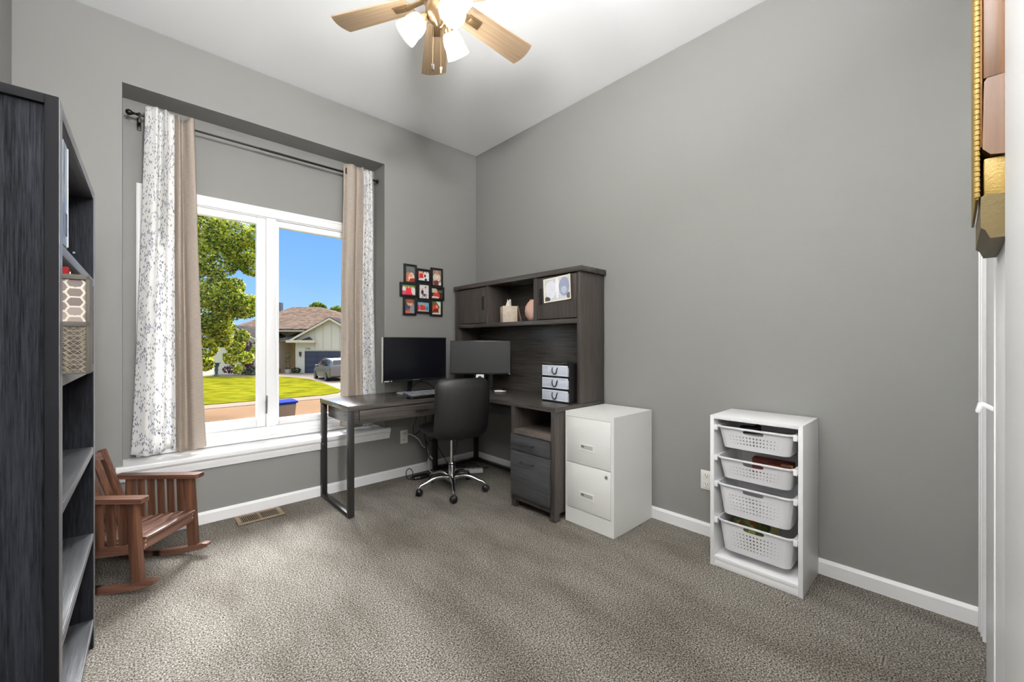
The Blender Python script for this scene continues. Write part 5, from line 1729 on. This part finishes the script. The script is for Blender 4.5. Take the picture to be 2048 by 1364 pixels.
TREE = [(136, 152, 30), (178, 184, 40), (204, 204, 70), (70, 94, 26), (222, 218, 110), (50, 74, 24), (150, 166, 34)]
TT = 17.5
cl_ = []
for (px, py, rp_, n) in ((400, 455, 48, 900), (455, 470, 38, 700), (360, 500, 60, 900), (430, 515, 42, 800), (484, 500, 34, 620), (505, 530, 24, 300), (515, 478, 22, 260),
                         (405, 570, 44, 800), (438, 590, 36, 620), (420, 630, 40, 760), (460, 610, 32, 480), (490, 612, 26, 360), (470, 572, 18, 160), (512, 610, 22, 260),
                         (400, 660, 30, 420), (432, 650, 26, 330), (412, 695, 22, 330), (410, 728, 16, 220), (452, 655, 16, 170), (446, 680, 16, 170), (470, 690, 19, 210), (484, 672, 13, 110), (462, 716, 15, 130), (492, 716, 13, 100), (478, 738, 9, 40),
                         (506, 456, 9, 30), (510, 700, 7, 24)):
    w_ = rp_ / 822 * TT
    dt = random.uniform(-1.2, 1.2)
    cl_.append((at(px, py, TT + dt), (w_ * 1.0, w_ * 1.0, w_ * .92), int(n * 3.0)))
for (px, py, rp_, n, dt) in ((330, 420, 70, 900, .5), (290, 520, 75, 900, 1), (420, 390, 60, 900, 1.5), (480, 400, 50, 600, 1), (330, 600, 60, 700, 1), (350, 660, 40, 400, 0), (250, 440, 70, 600, 2), (360, 330, 80, 800, 1)):
    w_ = rp_ / 822 * TT
    cl_.append((at(px, py, TT + dt), (w_, w_, w_), int(n * 1.6)))
base = at(322, 860, 18.5); base.z = GZ - .01
# the tree stands on the verge on our side of the street
base = Vector((at(322, 700, 18.5).x, at(322, 700, 18.5).y, GZ - .03))
br = []
tp_ = base + Vector((.3, -.2, 3.2))
br.append(([base, base + Vector((.05, 0, 1.5)), tp_], [.30, .24, .20]))
for (px, py) in ((400, 455), (455, 480), (484, 505), (430, 590), (412, 690), (470, 690), (350, 400), (290, 500), (420, 390)):
    e = at(px, py, TT)
    mid = (tp_ + e) / 2 + Vector((0, 0, .5))
    br.append(([tp_ - Vector((0, 0, .3)), mid, e], [.13, .07, .025]))
leafy('shade_tree', 'large bright green tree filling the left window pane', 'tree', base, cl_, .150, .066, TREE, br, seed=3)
def far_tree(label, px, py, rp_, t, n, seed):
    c = at(px, py, t); w_ = rp_ / 822 * t
    base_ = Vector((c.x, c.y, GZ - .1))
    leafy('distant_tree', label, 'tree', base_, [(c, (w_, w_, w_ * .8), n), (c - Vector((0, 0, w_)), (w_ * .9, w_ * .9, w_), n // 2)], .55, .30, [(78, 98, 34), (110, 128, 40), (140, 150, 58), (92, 112, 40)], [([base_, c], [.3, .12])], seed=seed)
far_tree('rounded tree top behind the middle of the house roof', 636, 618, 16, 66, 900, 11)
far_tree('rounded tree top behind the right end of the house roof', 676, 628, 19, 62, 900, 12)
pb = at(497, 700, 38); pb0 = Vector((at(484, 748, 37.9).x, at(484, 748, 37.9).y, GZ + .03))
leafy('purple_shrub', 'purple-leaved shrub against the cream gable wall', 'shrub', pb0, [(at(492, 695, 37.8), (.55, .4, .7), 260), (at(480, 738, 37.8), (1.4, .6, .45), 420), (at(496, 722, 37.8), (.5, .4, .5), 160)], .20, .11, [(92, 46, 58), (70, 38, 56), (120, 62, 66), (60, 44, 58)],
      [([pb0, at(488, 725, 37.8), at(493, 690, 37.8)], [.05, .04, .015])], seed=5)
gb = Vector((at(512, 740, 37.9).x, at(512, 740, 37.9).y, GZ + .03))
leafy('low_shrub', 'low dark green shrub at the right corner of the gable wall', 'shrub', gb, [(gb + Vector((0, 0, .35)), (1.2, .5, .42), 300)], .2, .1, [(58, 70, 44), (80, 92, 50), (66, 62, 48)], seed=6)

# bird bath on the lawn edge
bbp = at(433, 749, 36.5); bb = thing('bird_bath', 'dark green bird bath standing in front of the cream gable wall', 'bird bath', (bbp.x, bbp.y, GZ + .03))
grn = plain('verdigris_iron', rgb(52, 74, 66), .6)
b = MB(); b.lathe([(0, 0), (.20, 0), (.18, .08), (.11, .14), (.10, .35), (.15, .55), (.10, .75), (.14, .95), (0, .96)], 20); b.build('pedestal', grn, bb, smooth=40)
b = MB(); b.lathe([(0, .96), (.14, .97), (.22, 1.10), (.28, 1.12), (.33, 1.16), (.30, 1.18), (.12, 1.10), (0, 1.09)], 24); b.build('bowl', grn, bb, smooth=40)
for s in (-1, 1):
    b = MB(); b.tube([RV.to_3d() * (s * .10) + Vector((0, 0, .78)), RV.to_3d() * (s * .22) + Vector((0, 0, .92)), RV.to_3d() * (s * .20) + Vector((0, 0, 1.08))], .035, 8); b.build('scroll', grn, bb, smooth=40)

# potted plant and low plants by the porch
pp = UT(-21.9, 40.15, GZ + .0015)
pt_ = thing('planter', 'grey planter pot with a small leggy plant beside the porch', 'planter', pp)
b = MB(); b.lathe([(0, 0), (.20, 0), (.25, .20), (.27, .40), (.23, .40), (.21, .30), (0, .30)], 24); b.build('pot', plain('pale_pot', rgb(196, 188, 178), .7), pt_, smooth=40)
b = MB(); b.tube([(0, 0, .3), (.03, .02, .9), (-.02, .03, 1.5), (.04, 0, 1.95)], [.02, .018, .014, .006], 6); b.build('stem', plain('pale_stem', rgb(170, 156, 126), .8), pt_)
leafy('climbing_plant', 'leggy green plant growing in the grey planter', 'plant', pp + Vector((0, 0, .32)), [(pp + Vector((0, -.05, 1.75)), (.25, .25, .35), 60), (pp + Vector((-.1, 0, 1.25)), (.2, .2, .25), 40), (pp + Vector((0, 0, .48)), (.25, .25, .12), 60)], .14, .08, [(96, 106, 62), (120, 124, 80)], seed=8)
for i, (u, t_, lab) in enumerate(((-23.3, 40.5, 'dark low plant on the porch left of the planter'), (-20.95, 39.9, 'small spreading green plant right of the planter'))):
    p = UT(u, t_, GZ + (.005)); leafy('low_plant', lab, 'plant', p, [(p + Vector((0, 0, .30)), (.42, .35, .28), 180)], .18, .09, [(52, 62, 40), (84, 96, 50), (70, 78, 60)], seed=20 + i)

# car on the driveway
CARP = UT(-14.75, 33.8, GZ + .0015)
hd = Vector((RV.x * -.64 + FV.x * .77, RV.y * -.64 + FV.y * .77))
car = thing('car', 'silver minivan parked on the driveway by the navy garage door', 'car', CARP, math.atan2(hd.y, hd.x))
paint = plain('silver_paint', rgb(112, 106, 100), .35, metal=.15, coat=.1)
tint = plain('tinted_glass', rgb(30, 32, 36), .06, spec=.8)
# stations: x, half width at sill / shoulder / belt / roof, z sill / shoulder / belt / roof
stn = [(2.42, .60, .66, .62, .58, .36, .55, .66, .68), (2.30, .82, .88, .84, .76, .26, .58, .78, .80), (1.75, .90, .95, .92, .82, .24, .62, .92, .95), (1.30, .92, .97, .94, .82, .24, .64, 1.00, 1.04),
       (.70, .93, .98, .95, .70, .24, .66, 1.06, 1.50), (.30, .93, .98, .95, .68, .24, .66, 1.08, 1.66), (-.60, .93, .98, .95, .68, .24, .66, 1.10, 1.72), (-1.50, .92, .97, .94, .68, .25, .66, 1.12, 1.70),
       (-2.10, .90, .95, .93, .66, .28, .66, 1.14, 1.62), (-2.45, .86, .92, .90, .62, .36, .66, 1.12, 1.30), (-2.52, .82, .88, .86, .60, .42, .66, 1.02, 1.08)]
b = MB()
rr = []
for (x, a, s, be, ro, z0, z1, z2, z3) in stn:
    half = [(a, z0), (s, z1), (be, z2), (ro, z3), (ro * .5, z3 + .02)]
    ring_ = [(x, y, z) for y, z in half] + [(x, 0, z3 + .025)] + [(x, -y, z) for y, z in reversed(half)]
    rr.append([b.bm.verts.new(q) for q in ring_])
for i in range(len(rr) - 1):
    for j in range(len(rr[0]) - 1):
        b.bm.faces.new((rr[i][j], rr[i + 1][j], rr[i + 1][j + 1], rr[i][j + 1]))
    b.bm.faces.new((rr[i][-1], rr[i + 1][-1], rr[i + 1][0], rr[i][0]))
b.bm.faces.new(rr[0]); b.bm.faces.new(rr[-1][::-1])
b.build('car_body', paint, car, smooth=40)
def sidepane(nm, pts, s, mat):
    """pts are (x, f, ) with f from belt (0) to roof (1) on the flank"""
    b = MB()
    P_ = []
    for x, f in pts:
        for k in range(len(stn) - 1):
            if stn[k][0] >= x >= stn[k + 1][0]:
                q = (stn[k][0] - x) / (stn[k][0] - stn[k + 1][0])
                be = stn[k][3] + (stn[k + 1][3] - stn[k][3]) * q; ro = stn[k][4] + (stn[k + 1][4] - stn[k][4]) * q
                z2 = stn[k][7] + (stn[k + 1][7] - stn[k][7]) * q; z3 = stn[k][8] + (stn[k + 1][8] - stn[k][8]) * q
                P_.append((x, s * (be + (ro - be) * f + .006), z2 + (z3 - z2) * f)); break
    b.prism(P_, (0, s * .008, 0))
    return b.build(nm, mat, car)
for s in (1, -1):
    sidepane('side_window', [(.95, .06), (.10, .06), (.10, .90), (.42, .88), (.62, .62)], s, tint)
    sidepane('side_window', [(.02, .06), (-.95, .06), (-.95, .90), (.02, .90)], s, tint)
    sidepane('side_window', [(-1.05, .06), (-1.95, .12), (-1.85, .82), (-1.05, .90)], s, tint)
b = MB(); b.prism([(-2.13, -.60, 1.632), (-2.13, .60, 1.632), (-2.455, .64, 1.335), (-2.455, -.64, 1.335)], (-.012, 0, .014)); b.build('rear_window', tint, car)
b = MB(); b.prism([(1.24, -.74, 1.115), (1.24, .74, 1.115), (.74, .64, 1.50), (.74, -.64, 1.50)], (.012, 0, .016)); b.build('windshield', tint, car)
for s in (1, -1):
    b = MB(); b.box(-2.47, -2.30, s * .84 - .07, s * .84 + .085 * s + .0, .78, 1.06, bev=.02); b.build('tail_light', plain('tail_red', rgb(150, 40, 30), .2), car, smooth=35)
    b = MB(); b.box(.90, 1.08, s * .98 - .06, s * .98 + .10 * s, 1.04, 1.18, bev=.02); b.build('door_mirror', paint, car, smooth=35)
for x in (1.55, -1.50):
    for s in (1, -1):
        b = MB(); m4 = Matrix.Translation((x, s * .86, .335)) @ Matrix.Rotation(-s * PI / 2, 4, 'X')
        b.lathe([(0, -.10), (.25, -.10), (.325, -.08), (.335, 0), (.325, .115), (.25, .125), (.235, .115), (0, .108)], 28, m4); wl = b.build('wheel', plain('tyre_rubber', rgb(30, 30, 30), .8), car, smooth=40)
        b = MB()
        for k in range(5):
            b.bar(m4 @ Vector((.03 * math.cos(k * 1.2566), .03 * math.sin(k * 1.2566), .118)), m4 @ Vector((.23 * math.cos(k * 1.2566), .23 * math.sin(k * 1.2566), .122)), .05, .02, up=(0, s, 0))
        b.lathe([(.215, .112), (.24, .128), (.25, .124)], 28, m4); b.lathe([(0, .135), (.05, .130), (.05, .11)], 16, m4)
        b.build('rim', plain('alloy_rim', rgb(150, 148, 146), .4, metal=.2), wl, smooth=40)
b = MB(); b.box(-1.3, .3, -.62, -.58, 1.735, 1.765, bev=.01); b.box(-1.3, .3, .58, .62, 1.735, 1.765, bev=.01); b.build('roof_rail', plain('rail_grey', rgb(120, 118, 114), .3, metal=.7), car, smooth=35)

# wheelie bins on the street in front of our house
def bin_(label, loc, rz, w, d, h, lidmat, lid, bodymat, round_=False):
    t = thing('trash_bin', label, 'bin', loc, rz)
    b = MB()
    if round_:
        b.lathe([(0, 0), (w * .38, 0), (w * .46, h * .9), (w * .50, h * .90), (w * .51, h), (w * .47, h), (w * .44, h * .86), (w * .37, .03), (0, .03)], 32)
    else:
        lo = [(-d * .38, -w * .42), (d * .38, -w * .42), (d * .38, w * .42), (-d * .38, w * .42)]
        hi = [(-d * .5, -w * .5), (d * .5, -w * .5), (d * .5, w * .5), (-d * .5, w * .5)]
        v0 = [b.bm.verts.new((x, y, .04)) for x, y in lo]; v1 = [b.bm.verts.new((x, y, h)) for x, y in hi]
        b.bm.faces.new(v0[::-1]); b.bm.faces.new(v1)
        for i in range(4): b.bm.faces.new((v0[i], v0[(i + 1) % 4], v1[(i + 1) % 4], v1[i]))
        bmesh.ops.bevel(b.bm, geom=list(b.bm.edges), offset=.04, segments=3, profile=.5, affect='EDGES')
    b.build('bin_body', bodymat, t, smooth=40)
    if lid:
        b = MB()
        n = 8
        prof = [(-d * .54 + d * 1.08 * i / n, .055 + .05 * math.sin(PI * i / n)) for i in range(n + 1)]
        b.prism([(x, -w * .53, h + .004 + z) for x, z in prof] + [(d * .54, -w * .53, h + .004), (-d * .54, -w * .53, h + .004)], (0, w * 1.06, 0))
        b.build('bin_lid', lidmat, t, smooth=30)
        b = MB(); b.tube([(-d * .58, -w * .36, h - .03), (-d * .62, -w * .34, h + .03), (-d * .62, w * .34, h + .03), (-d * .58, w * .36, h - .03)], .016, 8); b.build('bin_handle', bodymat, t, smooth=50)
        for s in (-1, 1):
            b = MB(); b.lathe([(0, -.025), (.10, -.025), (.11, 0), (.10, .025), (0, .025)], 20, Matrix.Translation((-d * .42, s * w * .40, .11)) @ Matrix.Rotation(PI / 2, 4, 'X')); b.build('bin_wheel', M['black'], t, smooth=40)
    return t
q = at(560, 700, 13.4)
bin_('brown wheeled bin with blue lid on the street outside', (q.x, q.y, GZ - .0185), math.radians(-80), .74, .72, 1.02, plain('blue_lid', rgb(20, 40, 120), .9, spec=.05), True, plain('brown_plastic', rgb(120, 98, 84), .5))
q = at(511.5, 700, 12.4)
bin_('round grey open trash can on the street outside', (q.x, q.y, GZ - .0185), 0, .80, .8, .70, None, False, plain('grey_can', rgb(140, 122, 106), .5), True)
